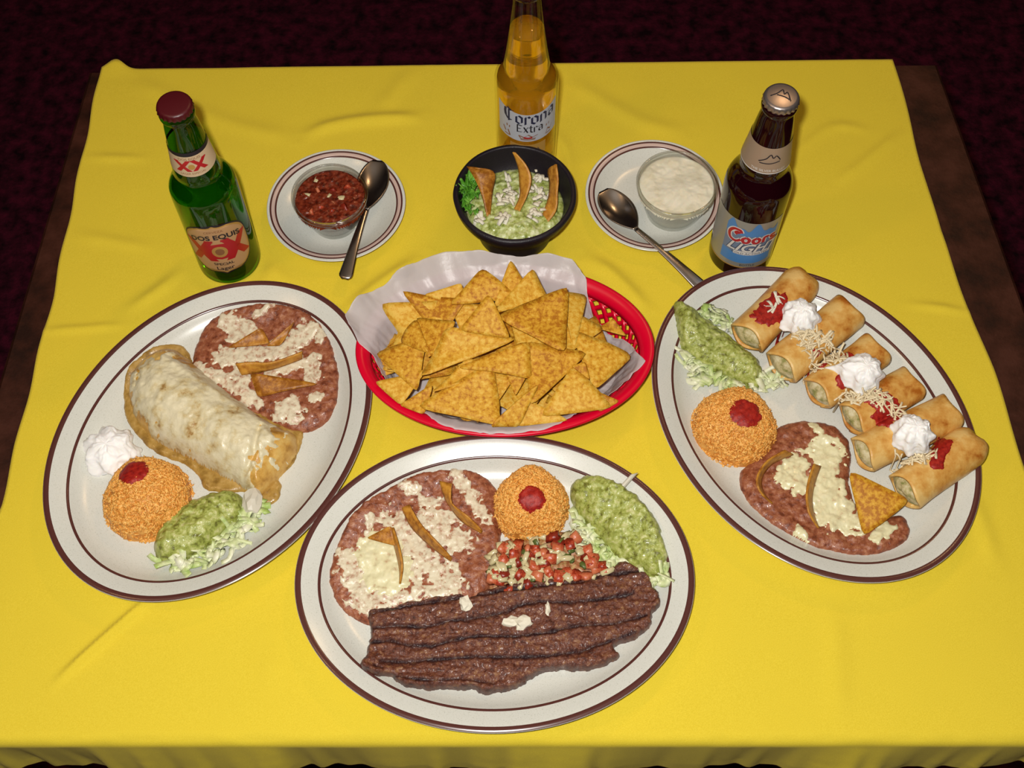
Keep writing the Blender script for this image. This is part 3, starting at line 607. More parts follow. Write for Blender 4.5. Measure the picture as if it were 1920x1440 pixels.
bc = K3(380, 738, .009); dt = K3(428, 678, .038)
rice(ZR, bc[:2], pxr(K3, 380, 738, 178), .033, dt[:2], pxr(K3, 428, 678, 66, .036), 'molded orange rice mound with round red dot on the taquito plate', 23)
fr, orr = beans('R', K3, ZR, [(565, 735), (630, 702), (720, 698), (800, 712), (850, 745), (880, 795), (890, 860), (880, 930), (890, 1000), (930, 1080), (1010, 1120), (1100, 1100), (1138, 1150), (1120, 1215), (1030, 1265), (920, 1280), (800, 1262), (720, 1240), (600, 1180), (500, 1110), (430, 1025), (405, 945), (430, 890), (500, 845), (550, 795)],
    'brown refried beans with cheese between the rice and the taquitos', 13)
layer('melted_cheese', fr, strokes(K3, [([(650, 880), (620, 960), (680, 975)], .012), ([(770, 830), (770, 930), (790, 1020), (840, 1100)], .015), ([(745, 1020), (780, 1120)], .010), ([(740, 745), (750, 748)], .004), ([(720, 718), (728, 720)], .004), ([(830, 1130), (890, 1140)], .012), ([(660, 1185), (668, 1195)], .006), ([(1020, 1160), (1040, 1170)], .007), ([(990, 1205), (1000, 1210)], .006)], rag=.9, fr=200), .0016, M['melt_yellow'], orr)
gr = 'chip pieces on the taquito plate beans'
ribbon('tortilla_strip', K3, [(600, 832, .031), (520, 880, .032), (478, 950, .032), (490, 1010, .030), (540, 1058, .020)], [(635, 850, .020), (545, 890, .019), (500, 950, .018), (505, 1010, .018), (545, 1062, .018)], 'hooked tortilla strip in the taquito plate beans nearest the rice', group=gr)
ribbon('tortilla_strip', K3, [(722, 890, .030), (700, 960, .032), (690, 1030, .032), (700, 1100, .030), (740, 1165, .020)], [(752, 900, .020), (730, 960, .018), (715, 1030, .018), (720, 1100, .018), (745, 1168, .018)], 'straighter tortilla strip standing in the middle of the taquito plate beans', group=gr)
chip('tortilla_chip', K3, (868, 918, .036), (1145, 1045, .034), (935, 1208, .020), 'large golden triangular chip leaning against the end taquito on the beans', -.004, 'chip', gr, seed=6)

def taquito(ks, p, q, r, label, seed, z0=.027, flat=.82, closed=(0, 0)):
    A, B = ks(*p, z0), ks(*q, z0); ax = B-A; L = np.linalg.norm(ax); ax /= L; side = np.cross(ax, [0, 0, 1]); side /= np.linalg.norm(side); upw = np.cross(side, ax)
    root = empty('taquito', (*((A+B)/2)[:2], .008)); tag(root, label, 'taquito', 'row of taquitos')
    n, m = 72, 34; th = np.linspace(0, 2*math.pi*1.18, n); sp = 1-.10*np.clip((2*math.pi*1.18-th)/(2*math.pi), 0, 1)+.0; ph = 2.35+seed*.25
    rows = []
    for i in range(m):
        t = i/(m-1); c = A+ax*L*t; k = 1
        for e, cl in ((t, closed[0]), (1-t, closed[1])):
            if cl and e < .16: k = min(k, .42+.58*math.sqrt(max(0, 1-(1-e/.16)**2)))
            elif not cl and e < .1: k = min(k, 1+.05*(1-e/.1))
        rr = r*sp*k*(1+.05*fbm(np.cos(th)*1.2, np.sin(th)*1.2, t*4, seed)+.02*math.sin(t*7+seed))
        rows.append(c+np.outer(rr*np.cos(th+ph), side)+np.outer(rr*np.sin(th+ph)*flat, upw))
    G = np.array(rows); G = G+ax*(.0018*np.sin(3*th+seed))[None, :, None]*np.linspace(-1, 1, m)[:, None, None]
    sheet('rolled_tortilla', G, .0022, M['taq'], root)
    for e, cl, c, s in ((0, closed[0], A, -1), (1, closed[1], B, 1)):
        nr, na = 7, 30; R = r*(.50 if cl else .90); V = []
        for a in range(nr):
            f = a/(nr-1); t = np.linspace(0, 2*math.pi, na, endpoint=False); x = R*f*np.cos(t); y = R*f*np.sin(t)*flat
            d = s*((.004 if not cl else .001)*(1-f*f)*(1.5)-(.003 if not cl else .001))+s*.003*fbm(x*200, y*200, seed, seed+7)*(1-f)
            V.append(c+np.outer(x, side)+np.outer(y, upw)+np.outer(d, ax))
        mesh('end_fold' if cl else 'filling', np.concatenate(V), grid_faces(nr, na, True), M['taq' if cl else 'filling'], root)
    return (A, B, side, upw)
TQ = []
for p, q, r, l, cl in (((690, 92), (432, 352), .0185, 'folded-end taquito at the top of the row, pointing past the platter rim', (1, 0)), ((868, 238), (580, 478), .0185, 'taquito second from the top, browned end under the first cream dollop', (0, 0)),
        ((985, 402), (735, 590), .0175, 'taquito third from the top, partly hidden by the middle cream dollop', (0, 0)), ((1138, 545), (882, 700), .0178, 'taquito fourth from the top, under red sauce and shredded cheese', (0, 0)),
        ((1305, 668), (930, 850), .0178, 'taquito fifth from the top, under the lowest cream dollop', (0, 0)), ((1420, 790), (1110, 1010), .0185, 'folded-end taquito at the bottom of the row beside the leaning chip', (1, 0))):
    TQ.append(taquito(K3, p, q, r, l, len(TQ)+1, closed=cl, z0=.0275))
def taq_z(X, Y):
    Z = ZR(X, Y)
    for A, B, side, upw in TQ:
        d = B-A; L2 = d[0]**2+d[1]**2; t = np.clip(((X-A[0])*d[0]+(Y-A[1])*d[1])/L2, 0, 1); e = np.hypot(X-A[0]-t*d[0], Y-A[1]-t*d[1])
        Z = np.maximum(Z, .0275+.82*np.sqrt(np.maximum(0, .0186**2-e**2))-(e > .0186)*.02)
    return Z
for (x, y), R, h, l, sd, tl in (((668, 245), .0355/2, .021, 'white cream dollop on the top two taquitos', 61, None), ((935, 492), .0180, .021, 'ragged white cream dollop in the middle of the taquito row', 62, 2.9), ((1147, 755), .0178, .021, 'white cream dollop on the lower two taquitos', 63, None)):
    c = K3(x, y+8, .046); z = max(at_z(taq_z, c[0]+dx, c[1]+dy) for dx in (-.006, 0, .006) for dy in (-.006, 0, .006)); dollop((c[0], c[1], z-.003), R, h, l, sd, tl, 7)
class TF:
    def __init__(s, poly): s.p = poly
    def __call__(s, X, Y, full=False):
        Z = taq_z(X, Y)+.0004; return (Z, sdf(s.p, X, Y)+.01) if full else Z
def sauce(pts, wd, label, seed):
    c = np.array([K3(x, y, .042)[:2] for x, y in pts]); poly = np.array([c.min(0)-.02, [c[:, 0].max()+.02, c[:, 1].min()-.02], c.max(0)+.02, [c[:, 0].min()-.02, c[:, 1].max()+.02]])
    o = layer('red_sauce_spot', TF(poly), strokes(K3, [(pts, wd)], .042, .7, 200, seed), .0012, M['red_sauce'], None, .0009); tag(o, label, 'sauce', 'red sauce spots on the taquitos')
sauce([(570, 195), (545, 225), (505, 250), (575, 250)], .0095, 'red sauce spot on the top taquito next to the first cream dollop', 71)
sauce([(740, 415), (745, 445)], .0065, 'small red sauce spot amid shredded cheese on the second taquito', 72)
sauce([(862, 440), (872, 470), (850, 530)], .006, 'red sauce smear beside the middle cream dollop', 73)
sauce([(985, 615), (1040, 635), (1075, 655), (1030, 690)], .0085, 'largest dark red sauce spot, on the fourth taquito', 74)
sauce([(1285, 790), (1255, 860), (1250, 890)], .006, 'orange red sauce streak on the bottom taquito', 75)
shreds('shredded_cheese', outline(K3, [(620, 330), (700, 310), (790, 340), (860, 420), (850, 460), (760, 450), (720, 500), (700, 440), (660, 370)], .044), taq_z, 95, M['shred'], 'shredded cheese strewn between the first and middle cream dollops', 'shredded cheese', 81, (.008, .02), .0009, .0045, th=.0009, curl=.45)
shreds('shredded_cheese', outline(K3, [(830, 590), (900, 560), (1000, 570), (1100, 640), (1120, 680), (1020, 650), (960, 620), (880, 630)], .044), taq_z, 75, M['shred'], 'shredded cheese strewn below the middle cream dollop', 'shredded cheese', 82, (.008, .02), .0009, .0045, th=.0009, curl=.45)
shreds('shredded_cheese', outline(K3, [(1090, 830), (1150, 850), (1230, 830), (1260, 850), (1200, 880), (1110, 870)], .044), taq_z, 26, M['shred'], 'few cheese shreds below the lowest cream dollop', 'shredded cheese', 83, (.008, .018), .0009, .0045, th=.0009, curl=.45)
shreds('shredded_cheese', outline(K3, [(500, 200), (530, 180), (560, 165), (590, 180), (560, 240), (510, 230)], .044), taq_z, 9, M['cheese_white'], 'few white shreds on the red sauce of the top taquito', 'shredded cheese', 84, (.010, .016), .0011, .004, th=.0009, curl=.4)

# ------------------------------------------------------------------ basket, liner, chips
BC, BA, BB, BH = (-.006, .5638), .135, .090, .045
def basket():
    root = empty('plastic_basket', (*BC, 0)); tag(root, 'red oval plastic basket with diamond lattice sides full of chips', 'basket')
    n = 160
    def rg(a, b, z): return ring(a, b, 0, z, n)+np.array([*BC, 0])
    def tub(name, rows):
        V = np.concatenate([rg(*r) for r in rows]+[rg(*rows[0])]); mesh(name, V, grid_faces(len(rows)+1, n, True), M['basket'], root)
    a, b = BA, BB
    tub('rim', [(a, b, BH-.0035), (a+.0004, b+.0004, BH-.001), (a-.001, b-.001, BH), (a-.006, b-.006, BH-.0005), (a-.0115, b-.0115, BH-.005), (a-.0135, b-.0135, BH-.011), (a-.0122, b-.0122, BH-.0112), (a-.009, b-.009, BH-.005), (a-.004, b-.004, BH-.0025)])
    a1, b1, z1 = a-.0128, b-.0128, BH-.011; a0, b0, z0 = a-.027, b-.027, .006
    tub('base_ring', [(a0+.001, b0+.001, z0+.002), (a0+.0005, b0+.0005, 0), (a0-.004, b0-.004, 0), (a0-.004, b0-.004, .0015), (a0-.0015, b0-.0015, .003), (a0-.0008, b0-.0008, z0+.002)])
    V = np.concatenate([rg(a0-.002, b0-.002, .0016), rg(a0-.002, b0-.002, .003)]); mesh('base', V, grid_faces(2, n, True)+[tuple(range(n))[::-1], tuple(n+i for i in range(n))], M['basket'], root)
    sp = Soup(); nb = 44
    for sgn in (-1, 1):
        for i in range(nb):
            t0 = i/nb*2*math.pi; k = np.linspace(0, 1, 8); t = t0+sgn*k*2*math.pi/nb*2.2
            rows = []
            for off in (-.031, .031):
                aa, bb = a0+(a1-a0)*k, b0+(b1-b0)*k; rows.append(np.c_[BC[0]+aa*np.cos(t+off), BC[1]+bb*np.sin(t+off), z0+(z1-z0)*k])
            sp.add(*sheet_vf(np.stack(rows, 1), .0014))
    sp.out('lattice_wall', M['basket'], root)
basket()
def liner():
    nt, ns = 300, 64; T = np.linspace(0, 2*math.pi, nt, endpoint=False); rng = np.random.default_rng(3)
    # flap length beyond the rim line by direction in degrees (negative: ends inside the rim)
    ang = [0, 14, 22, 30, 42, 50, 58, 64, 72, 85, 100, 112, 128, 142, 154, 166, 177, 190, 205, 215, 225, 235, 245, 258, 270, 285, 298, 308, 320, 335, 348, 360]
    ext = [-.012, -.022, -.032, -.034, -.026, -.008, .006, .017, .015, .010, .017, .024, .021, .016, .022, .028, .000, -.016, -.022, -.022, -.018, -.004, .001, .002, .002, .002, -.004, -.008, -.009, -.006, -.002, -.012]
    E = np.interp(np.degrees(T), ang, ext); G = np.zeros((ns, nt, 3))
    for i in range(ns):
        s = i/(ns-1)
        if s < .3: f = s/.3; fr = f*.97; aa, bb, z = (BA-.031)*fr+.0*T, (BB-.031)*fr+.0*T, np.full(nt, .0046)
        else:
            f = (s-.3)/.7; wall = .045; d = f*(wall+E)           # distance travelled up the wall and beyond it
            t = np.clip(d/wall, 0, 1.0); inset = np.interp(t, [0, .72, .86, 1], [.0305, .0160, .0118, .0020]); z = np.interp(t, [0, .1, .72, .88, 1], [.0046, .0085, .0345, .0425, .0474])
            ov = np.maximum(0, d-wall); lean = np.where(np.sin(T) > 0, .62, .95); aa = BA-inset+ov*lean; bb = BB-inset+ov*lean
            z = z+ov*np.where(np.sin(T) > 0, .62, -.15)
        crk = (.0016*np.abs(vn(T*9, s*3+0*T, 0, 5))+.0012*np.abs(vn(T*23, s*4+0*T, 0, 6)))*min(1, s*2)
        ovk = np.clip((s-.75)*4, 0, 1)*np.clip(E/.02, 0, 1)*.005*vn(T*7, 2+0*T, 0, 7)
        G[i] = np.c_[BC[0]+(aa-crk)*np.cos(T), BC[1]+(bb-crk)*np.sin(T), z+ovk+crk*.4]
    G = np.concatenate([G, G[:, :1]], 1)
    tag(sheet('basket_liner', G, .0003, M['paper'], org=(*BC, .004)), 'crinkled white wax paper liner flaring out of the red chip basket', 'paper liner')
liner()
gb = 'tortilla chips in the basket'
CH = [ # three corners in survey units with heights in mm, curve in mm, label
 ((480, 335, 66), (695, 268, 70), (720, 400, 60), 2, 'small yellow chip half hidden at the back edge near the paper'),
 ((228, 402, 58), (690, 372, 66), (380, 640, 52), 5, 'long flat chip at the back corner with its upper edge against the paper'),
 ((360, 330, 62), (720, 372, 68), (560, 590, 56), 6, 'dark-edged chip overlapping the long flat chip at the back'),
 ((640, 392, 72), (828, 178, 84), (1030, 350, 72), -4, 'big speckled chip with a high peak at the back of the pile'),
 ((905, 400, 72), (1000, 126, 84), (1110, 330, 70), 2, 'tallest pointed chip at the very back of the pile'),
 ((900, 445, 77), (1125, 188, 80), (1215, 350, 68), 3, 'smooth pale chip in front of the tallest pointed chip'),
 ((1300, 330, 60), (1462, 345, 56), (1390, 640, 60), -3, 'flat chip under the curled chip, near the open lattice side'),
 ((1320, 420, 58), (1560, 540, 52), (1330, 700, 60), 2, 'broad chip beside the curled chip on the lattice side'),
 ((1530, 540, 50), (1625, 490, 50), (1700, 580, 48), 3, 'small brown chip lying against the red lattice'),
 ((935, 458, 80), (1338, 312, 76), (1318, 685, 74), 7, 'large curled chip with a dark outline on the lattice side'),
 ((1000, 470, 70), (1210, 640, 64), (1060, 700, 66), 3, 'small chip tucked under the tip of the large curled chip'),
 ((700, 548, 82), (866, 340, 97), (988, 592, 82), 1, 'small pale triangular chip standing at the top centre of the pile'),
 ((640, 395, 64), (830, 400, 64), (700, 560, 56), 2, 'shaded chip glimpsed below the peaked chip'),
 ((620, 545, 76), (1010, 608, 80), (470, 830, 60), 7, 'long curled chip in front of the small pale standing chip'),
 ((330, 620, 60), (420, 485, 70), (505, 690, 66), -5, 'narrow curled chip standing beside the long flat chip'),
 ((430, 480, 66), (660, 510, 68), (500, 720, 66), 3, 'golden chip just behind the long curled chip'),
 ((182, 690, 54), (480, 600, 62), (420, 905, 54), -4, 'broad rough chip at the far paper side above the red rim'),
 ((190, 870, 47), (475, 800, 58), (330, 1000, 46), 3, 'chip hanging toward the red rim below the broad rough chip'),
 ((330, 1005, 46), (520, 890, 54), (470, 1060, 46), 2, 'brown chip corner showing at the front near the red rim'),
 ((690, 770, 68), (1095, 630, 72), (1112, 832, 66), -6, 'orange chip with an arched dark underside edge in the middle'),
 ((530, 930, 60), (740, 730, 66), (890, 800, 64), 4, 'slim orange chip behind the large front chip'),
 ((450, 1010, 58), (880, 760, 66), (925, 1120, 52), 3, 'large speckled chip at the front of the basket'),
 ((1100, 640, 68), (1450, 695, 66), (1130, 1000, 58), 4, 'wide chip right below the curled chip tip'),
 ((1380, 560, 60), (1735, 700, 50), (1510, 905, 52), -5, 'broad chip at the lattice side pointing toward the table front'),
 ((975, 815, 58), (1095, 828, 60), (1030, 945, 54), 1, 'tiny pale chip framed in the gap at the front centre'),
 ((1375, 770, 68), (1455, 748, 69), (1480, 850, 64), 1, 'small pale chip tip resting on the front rough chip'),
 ((1200, 1065, 54), (1390, 770, 66), (1600, 1020, 50), -3, 'rough speckled chip at the front beside the rim bend'),
 ((1470, 900, 52), (1652, 985, 46), (1540, 1045, 46), 2, 'chip corner touching the paper near the front rim bend'),
 ((1045, 1132, 46), (1065, 960, 56), (1340, 1098, 46), 2, 'flat chip along the front paper edge'),
 ((885, 1125, 52), (1160, 885, 70), (1052, 1132, 48), 5, 'folded chip standing on edge at the front centre'),
 ((880, 790, 54), (1010, 850, 54), (900, 1010, 48), 2, 'shaded chip deep in the gap at the front centre'),
]
for i, (a, b, c, cv, l) in enumerate(CH):
    f = lambda t: (t[0], t[1], t[2]/1000)
    g_ = [sum(q)/3 for q in zip(a, b, c)]; a, b, c = (tuple(g_[k]+(q[k]-g_[k])*(1.13 if k < 2 else 1) for k in range(3)) for q in (a, b, c))
    chip('tortilla_chip', K4, f(a), f(b), f(c), l, cv/1000, 'chip', gb, seed=i*3, ax=i % 3)
rng = np.random.default_rng(12)
for i in range(34):                     # chips lower in the pile, mostly covered
    t = rng.uniform(0, 2*math.pi); r = math.sqrt(rng.uniform(.02, 1)); x, y = BC[0]-.006+.092*r*math.cos(t), BC[1]-.006+.048*r*math.sin(t)
    z = .016+.030*rng.uniform(0, 1)*(1-.35*r*r)+.006; a0 = rng.uniform(0, 6.28); tl = rng.uniform(-.25, .25, 2); s = rng.uniform(.026, .033)
    pt = [np.array([x+s*math.cos(a0+q*2.094), y+s*.95*math.sin(a0+q*2.094), z+s*(tl[0]*math.cos(a0+q*2.094)+tl[1]*math.sin(a0+q*2.094))]) for q in range(3)]
    V, Fs = chip_vf(*pt, rng.uniform(-.005, .006), seed=100+i, ax=i % 3, n=6)
    tag(mesh('tortilla_chip', V, Fs, M['chip']), 'tortilla chip buried lower in the basket pile', 'tortilla chip', gb)

# ------------------------------------------------------------------ lathe things
def lathe(name, c, prof, m, parent, n=72, smooth=True, wob=None):
    V = []; prof = list(prof)
    for r, z in prof:
        t = np.linspace(0, 2*math.pi, n, endpoint=False); rr = r*(1+(wob(t, z) if wob else 0))
        V.append(np.c_[c[0]+rr*np.cos(t), c[1]+rr*np.sin(t), np.full(n, c[2]+z)])
    Fs = grid_faces(len(prof), n, True)
    if prof[0][0] > 1e-6 : Fs.append(tuple(range(n))[::-1])
    if prof[-1][0] > 1e-6: Fs.append(tuple((len(prof)-1)*n+i for i in range(n)))
    return mesh(name, np.concatenate(V), Fs, m, parent, smooth)
# stone bowl
bw = empty('stone_bowl', (.005, .7235, 0)); tag(bw, 'black stone bowl of guacamole in front of the amber beer bottle', 'bowl')
bp = catmull([(.032, .0), (.0365, .001), (.0372, .008), (.0378, .018), (.0425, .028), (.0510, .040), (.0570, .052), (.0588, .0585), (.0586, .0615), (.0566, .0630), (.0540, .0622), (.0518, .054), (.0470, .042), (.0360, .031), (.0200, .026), (.0005, .025)], 4)
lathe('bowl_body', (.005, .7235, 0), [tuple(q) for q in bp], M['bowl'], bw, 96, wob=lambda t, z: .006*vn(np.cos(t)*4, np.sin(t)*4, z*120, 3))
t = np.linspace(0, 2*math.pi, 70, endpoint=False)
fgb = Field(np.c_[.005+.0476*np.cos(t), .7235+.0476*np.sin(t)], lambda X, Y: .041-.10*(Y-.7235), .008, .03, ((.004, 90), (.002, 230), (.001, 480)), 91)
tag(build_field('guacamole', fgb, .0010, M['guac_pale']), 'pale chunky guacamole filling the black stone bowl', 'guacamole')
g3 = 'tortilla chips standing in the stone bowl'
def sheet3(k, e1, e2, label):
    return ribbon('tortilla_chip', k, e1, e2, label, 'tortilla chip', 'chip_dark', g3, 18)
sheet3(K6, [(285, 322, .078), (380, 480, .071), (470, 700, .060), (525, 960, .046)], [(420, 350, .082), (610, 400, .074), (580, 640, .058), (555, 960, .046)], 'brown triangular chip in the stone bowl next to the green leaf')
sheet3(K6, [(822, 160, .085), (885, 330, .074), (900, 500, .064), (905, 680, .056), (812, 875, .047)], [(850, 165, .086), (975, 300, .080), (1040, 470, .072), (985, 680, .062), (880, 905, .047)], 'tall twisted chip in the middle of the stone bowl')
sheet3(K6, [(1315, 300, .081), (1235, 370, .070), (1255, 520, .062), (1240, 700, .056), (1175, 880, .049), (1155, 1020, .045)], [(1338, 300, .082), (1358, 480, .074), (1345, 640, .067), (1345, 780, .060), (1310, 890, .053), (1195, 1030, .045)], 'curved chip in the stone bowl on the side away from the leaf')
lf = empty('lettuce_leaf', (*K6(280, 640, .05)[:2], .045)); tag(lf, 'curly green lettuce leaf tucked at the stone bowl edge', 'lettuce')
for i, (x, y, z, s, a) in enumerate(((300, 520, .056, .010, .4), (285, 620, .054, .009, 2.2), (350, 640, .053, .010, 5.), (330, 760, .051, .009, 3.6), (275, 700, .051, .008, 1.), (350, 840, .049, .008, 4.4), (300, 590, .060, .008, 3.), (330, 560, .058, .008, 5.6))):
    c = K6(x, y, z); rr = np.linspace(.12, 1, 7); tt = np.linspace(-1.5, 1.5, 22); G = np.zeros((7, 22, 3))
    for q, r in enumerate(rr):
        G[q, :, 0] = c[0]+s*r*np.cos(tt+a)*(1+.18*np.sin(9*tt)*r); G[q, :, 1] = c[1]+s*r*np.sin(tt+a)*(1+.18*np.sin(9*tt)*r); G[q, :, 2] = z+.004*r*r*np.sin(8*tt+i)+.006*r
    sheet('leaf_lobe', G, .0006, M['leaf'], lf)
def crumbs(k, x, y, rx, n, label, seed, zb=.051, ln=(.004, .009)):
    root = empty('crumbled_cheese', (*k(x, y, zb)[:2], zb-.004)); tag(root, label, 'cheese', 'white cheese on the stone bowl guacamole'); rng = np.random.default_rng(seed)
    for i in range(n):
        q = k(x+rng.normal()*rx*.5, y+rng.normal()*rx*.45, zb); z = at_z(fgb, q[0], q[1])+rng.uniform(.001, .006); a = rng.uniform(0, 6.28); l = rng.uniform(*ln); d = np.array([math.cos(a), math.sin(a), rng.normal()*.35]); s = np.array([-math.sin(a), math.cos(a), 0])*rng.uniform(.0012, .0022)
        c = np.array([q[0], q[1], z]); G = np.stack([np.array([c+d*l*(f-.5)+s*e*(1-.5*abs(f-.5)) for e in (-1, 0, 1)])+np.array([0, 0, .001*math.sin(f*3)]) for f in np.linspace(0, 1, 4)])
        sheet('cheese_shred', G, .0016, M['cheese_white'], root)
crumbs(K6, 760, 670, 150, 26, 'largest white cheese cluster between the first two chips in the stone bowl', 1)
crumbs(K6, 1130, 640, 100, 16, 'white cheese cluster between the twisted and curved chips in the stone bowl', 2)
crumbs(K6, 1140, 430, 90, 11, 'white cheese cluster near the back wall of the stone bowl', 3)
crumbs(K6, 1090, 860, 95, 12, 'white cheese cluster at the foot of the curved chip in the stone bowl', 4)
crumbs(K6, 720, 985, 80, 6, 'long white cheese pieces at the front of the stone bowl', 5, ln=(.009, .014))
crumbs(K6, 410, 930, 60, 6, 'small white cheese pile below the leaf in the stone bowl', 6)
crumbs(K6, 750, 440, 40, 3, 'lone cheese sliver at the back of the stone bowl guacamole', 7, ln=(.008, .013))
# cups
def cup(c, R, r0, h, label):
    root = empty('glass_cup', c); tag(root, label, 'glass cup', 'glass dip cups')
    pr = catmull([(.0005, .0), (r0*.9, 0), (r0, .0015), (r0+(R-r0)*.45, h*.42), (R-.0012, h*.84), (R, h*.88), (R+.0006, h*.97), (R-.0006, h), (R-.0024, h*.985), (R-.0030, h*.84), (r0+(R-r0)*.45-.0022, h*.43), (r0-.002, .0045), (.0005, .004)], 4)
    lathe('cup_glass', c, [tuple(q) for q in pr], M['clear'], root, 80); return root
def contents(name, c, R, r0, h, level, m, label, cat, lumps, seed, dome=.0):
    root = empty(name, (c[0], c[1], c[2]+.004)); tag(root, label, cat); rl = lambda z: r0-.0026+(R-r0)*min(1, z/(h*.84))
    lathe('filling_body', c, [(.0005, .0046)]+[(rl(z)-.0004, z) for z in np.linspace(.0052, level, 10)]+[(rl(level)*.85, level-.003), (.0005, level-.004)], m, root, 64)
    t = np.linspace(0, 2*math.pi, 64, endpoint=False); rr = rl(level)-.0006
    f = Field(np.c_[c[0]+rr*np.cos(t), c[1]+rr*np.sin(t)], lambda X, Y: 0*X+c[2]+level+.0003, dome, .014, lumps, seed); build_field('top_surface', f, .0009, m, root); return root, f
SC1 = (-.1740, .7325, .0072); SC2 = (.1625, .7405, .0072)
cup(SC1, .0366, .0225, .0455, 'small clear glass cup holding chunky red salsa'); cup(SC2, .0392, .0265, .0455, 'small clear glass cup holding smooth white dip')
sr, fsal = contents('salsa', SC1, .0366, .0225, .0455, .0385, M['salsa'], 'dark red chunky salsa inside the glass cup', 'salsa', ((.0016, 110), (.0014, 300)), 95, .0008)
for i, (x, y) in enumerate(((1400, 812), (1232, 684), (1170, 785), (1310, 800), (1420, 880), (1260, 880), (1200, 910), (1340, 760), (1340, 905), (1240, 760), (1450, 740))):
    q = K5(x, y, .047); o = link('onion_piece' if i in (0, 1, 2, 3) else 'tomato_cube', DM['onion_piece'][1] if i in (0, 1, 2, 3) else DM['tomato_cube'][i % 3], sr); g = worg(sr)
    o.location = (q[0]-g[0], q[1]-g[1], at_z(fsal, q[0], q[1])-g[2]-.0008); o.rotation_euler = (.2*i, .1*i, i*1.3); o.scale = (.75, .75, .55)
dr, fd = contents('white_dip', SC2, .0392, .0265, .0455, .0395, M['dip'], 'smooth white sour cream dip inside the glass cup', 'dip', ((.0022, 45), (.0006, 200)), 96, .001)
# spoons
def spoon(pb, pt, pn, pe, wb, label, name='teaspoon'):
    T, N_, E = map(np.asarray, (pb, pn, pe)); ax = N_-T; Lb = np.linalg.norm(ax); ax /= Lb; side = np.cross(ax, [0, 0, 1]); side /= np.linalg.norm(side); upw = np.cross(side, ax)
    root = empty(name, tuple((N_+E)/2)); tag(root, label, 'spoon', 'teaspoons on the saucers')
    nb, nv = 30, 15; v = np.linspace(-1, 1, nv); G = np.zeros((nb, nv, 3))
    for i in range(nb):
        t = i/(nb-1); tt = t*.985; w = wb*max(.04, math.sqrt(max(0, 1-((tt-.43)/.45)**2)) if tt < .43 else math.cos((tt-.43)/.57*math.pi/2)**.8); w = max(w, .0024 if t > .6 else .0006); sag = .0075*math.sin(math.pi*min(1, t*1.02))**.8*(w/wb)
        G[i] = T+ax*Lb*t+np.outer(w*v, side)+np.outer(-sag*(1-v*v), upw)
    sheet('spoon_bowl', G, .0011, M['steel'], root)
    D = E-N_; L = np.linalg.norm(D); D /= L; sd = np.cross(D, [0, 0, 1]); sd /= np.linalg.norm(sd); uw = np.cross(sd, D); n = 34; v = np.linspace(-1, 1, 9); G = np.zeros((n, 9, 3))
    for i in range(n):
        t = i/(n-1); w = .0024+.0046*t**1.5; w *= 1 if t < .93 else math.sqrt(max(.02, 1-((t-.93)/.075)**2)); arch = .0018*math.sin(math.pi*t)
        G[i] = N_+D*L*t+np.outer(w*v, sd)+np.outer(arch+.0009*(1-v*v)-.0009, uw)
    sheet('handle', G, .0016, M['steel'], root)
spoon(P(708, 301, .0215), 0, P(686, 392, .0245), P(646, 523, .0185), .0158, 'silver teaspoon leaning by the red salsa cup')
spoon(P(1131, 357, .0165), 0, P(1193, 429, .0200), P(1318, 540, .0065), .0158, 'silver teaspoon beside the white dip cup, handle under the platter rim')

# ------------------------------------------------------------------ bottles
def text_vf(txt, size, shear=0, offset=0, space=1):
    cu = bpy.data.curves.new('t', 'FONT'); cu.body = txt; cu.size = size; cu.shear = shear; cu.offset = offset; cu.align_x = 'CENTER'; cu.space_character = space; cu.resolution_u = 3
    o = bpy.data.objects.new('t', cu); C.objects.link(o); dg = bpy.context.evaluated_depsgraph_get(); me = o.evaluated_get(dg).to_mesh()
    V = np.array([v.co[:] for v in me.vertices]).reshape(-1, 3)[:, :2]; Fs = [list(p.vertices) for p in me.polygons]
    o.evaluated_get(dg).to_mesh_clear(); bpy.data.objects.remove(o); bpy.data.curves.remove(cu); return V, Fs
def nib(lines, w, ang=40, scale=1, x0=0, y0=0):   # broad-pen lettering
    V, Fs = [], []; nv = np.array([math.cos(math.radians(ang)), math.sin(math.radians(ang))])*w/2
    for L in lines:
        L = np.array(L, float)
        for a, b in zip(L[:-1], L[1:]):
            k = len(V); V += [a-nv, b-nv, b+nv, a+nv]; Fs.append([k, k+1, k+2, k+3])
            k = len(V); e = np.array([nv[1], -nv[0]])*.35; V += [a-nv-e, a+nv-e, a+nv+e, a-nv+e]; Fs.append([k, k+1, k+2, k+3])
    return np.array(V)*scale+[x0, y0], Fs
def round_stroke(L, w):
    L = catmull(L, 6); d = np.gradient(L, axis=0); d /= np.linalg.norm(d, axis=1, keepdims=True)+1e-9; nn = np.c_[-d[:, 1], d[:, 0]]*w/2
    V = np.concatenate([L-nn, L+nn]); m = len(L); return V, [[i, i+1, m+i+1, m+i] for i in range(m-1)]
def fine(VF, mx=.0018):                 # split long faces so that flat lettering can follow round glass
    V, Fs = VF; bm = bmesh.new(); vs = [bm.verts.new((float(a), float(b), 0)) for a, b in V]
    for f in Fs:
        try: bm.faces.new([vs[i] for i in f])
        except ValueError: pass
    bmesh.ops.triangulate(bm, faces=bm.faces[:])
    for _ in range(5):
        e = [e for e in bm.edges if e.calc_length() > mx]
        if not e: break
        bmesh.ops.subdivide_edges(bm, edges=e, cuts=1); bmesh.ops.triangulate(bm, faces=[f for f in bm.faces if len(f.verts) > 3])
    bm.verts.index_update(); out = np.array([v.co[:2] for v in bm.verts]), [[v.index for v in f.verts] for f in bm.faces]; bm.free(); return out
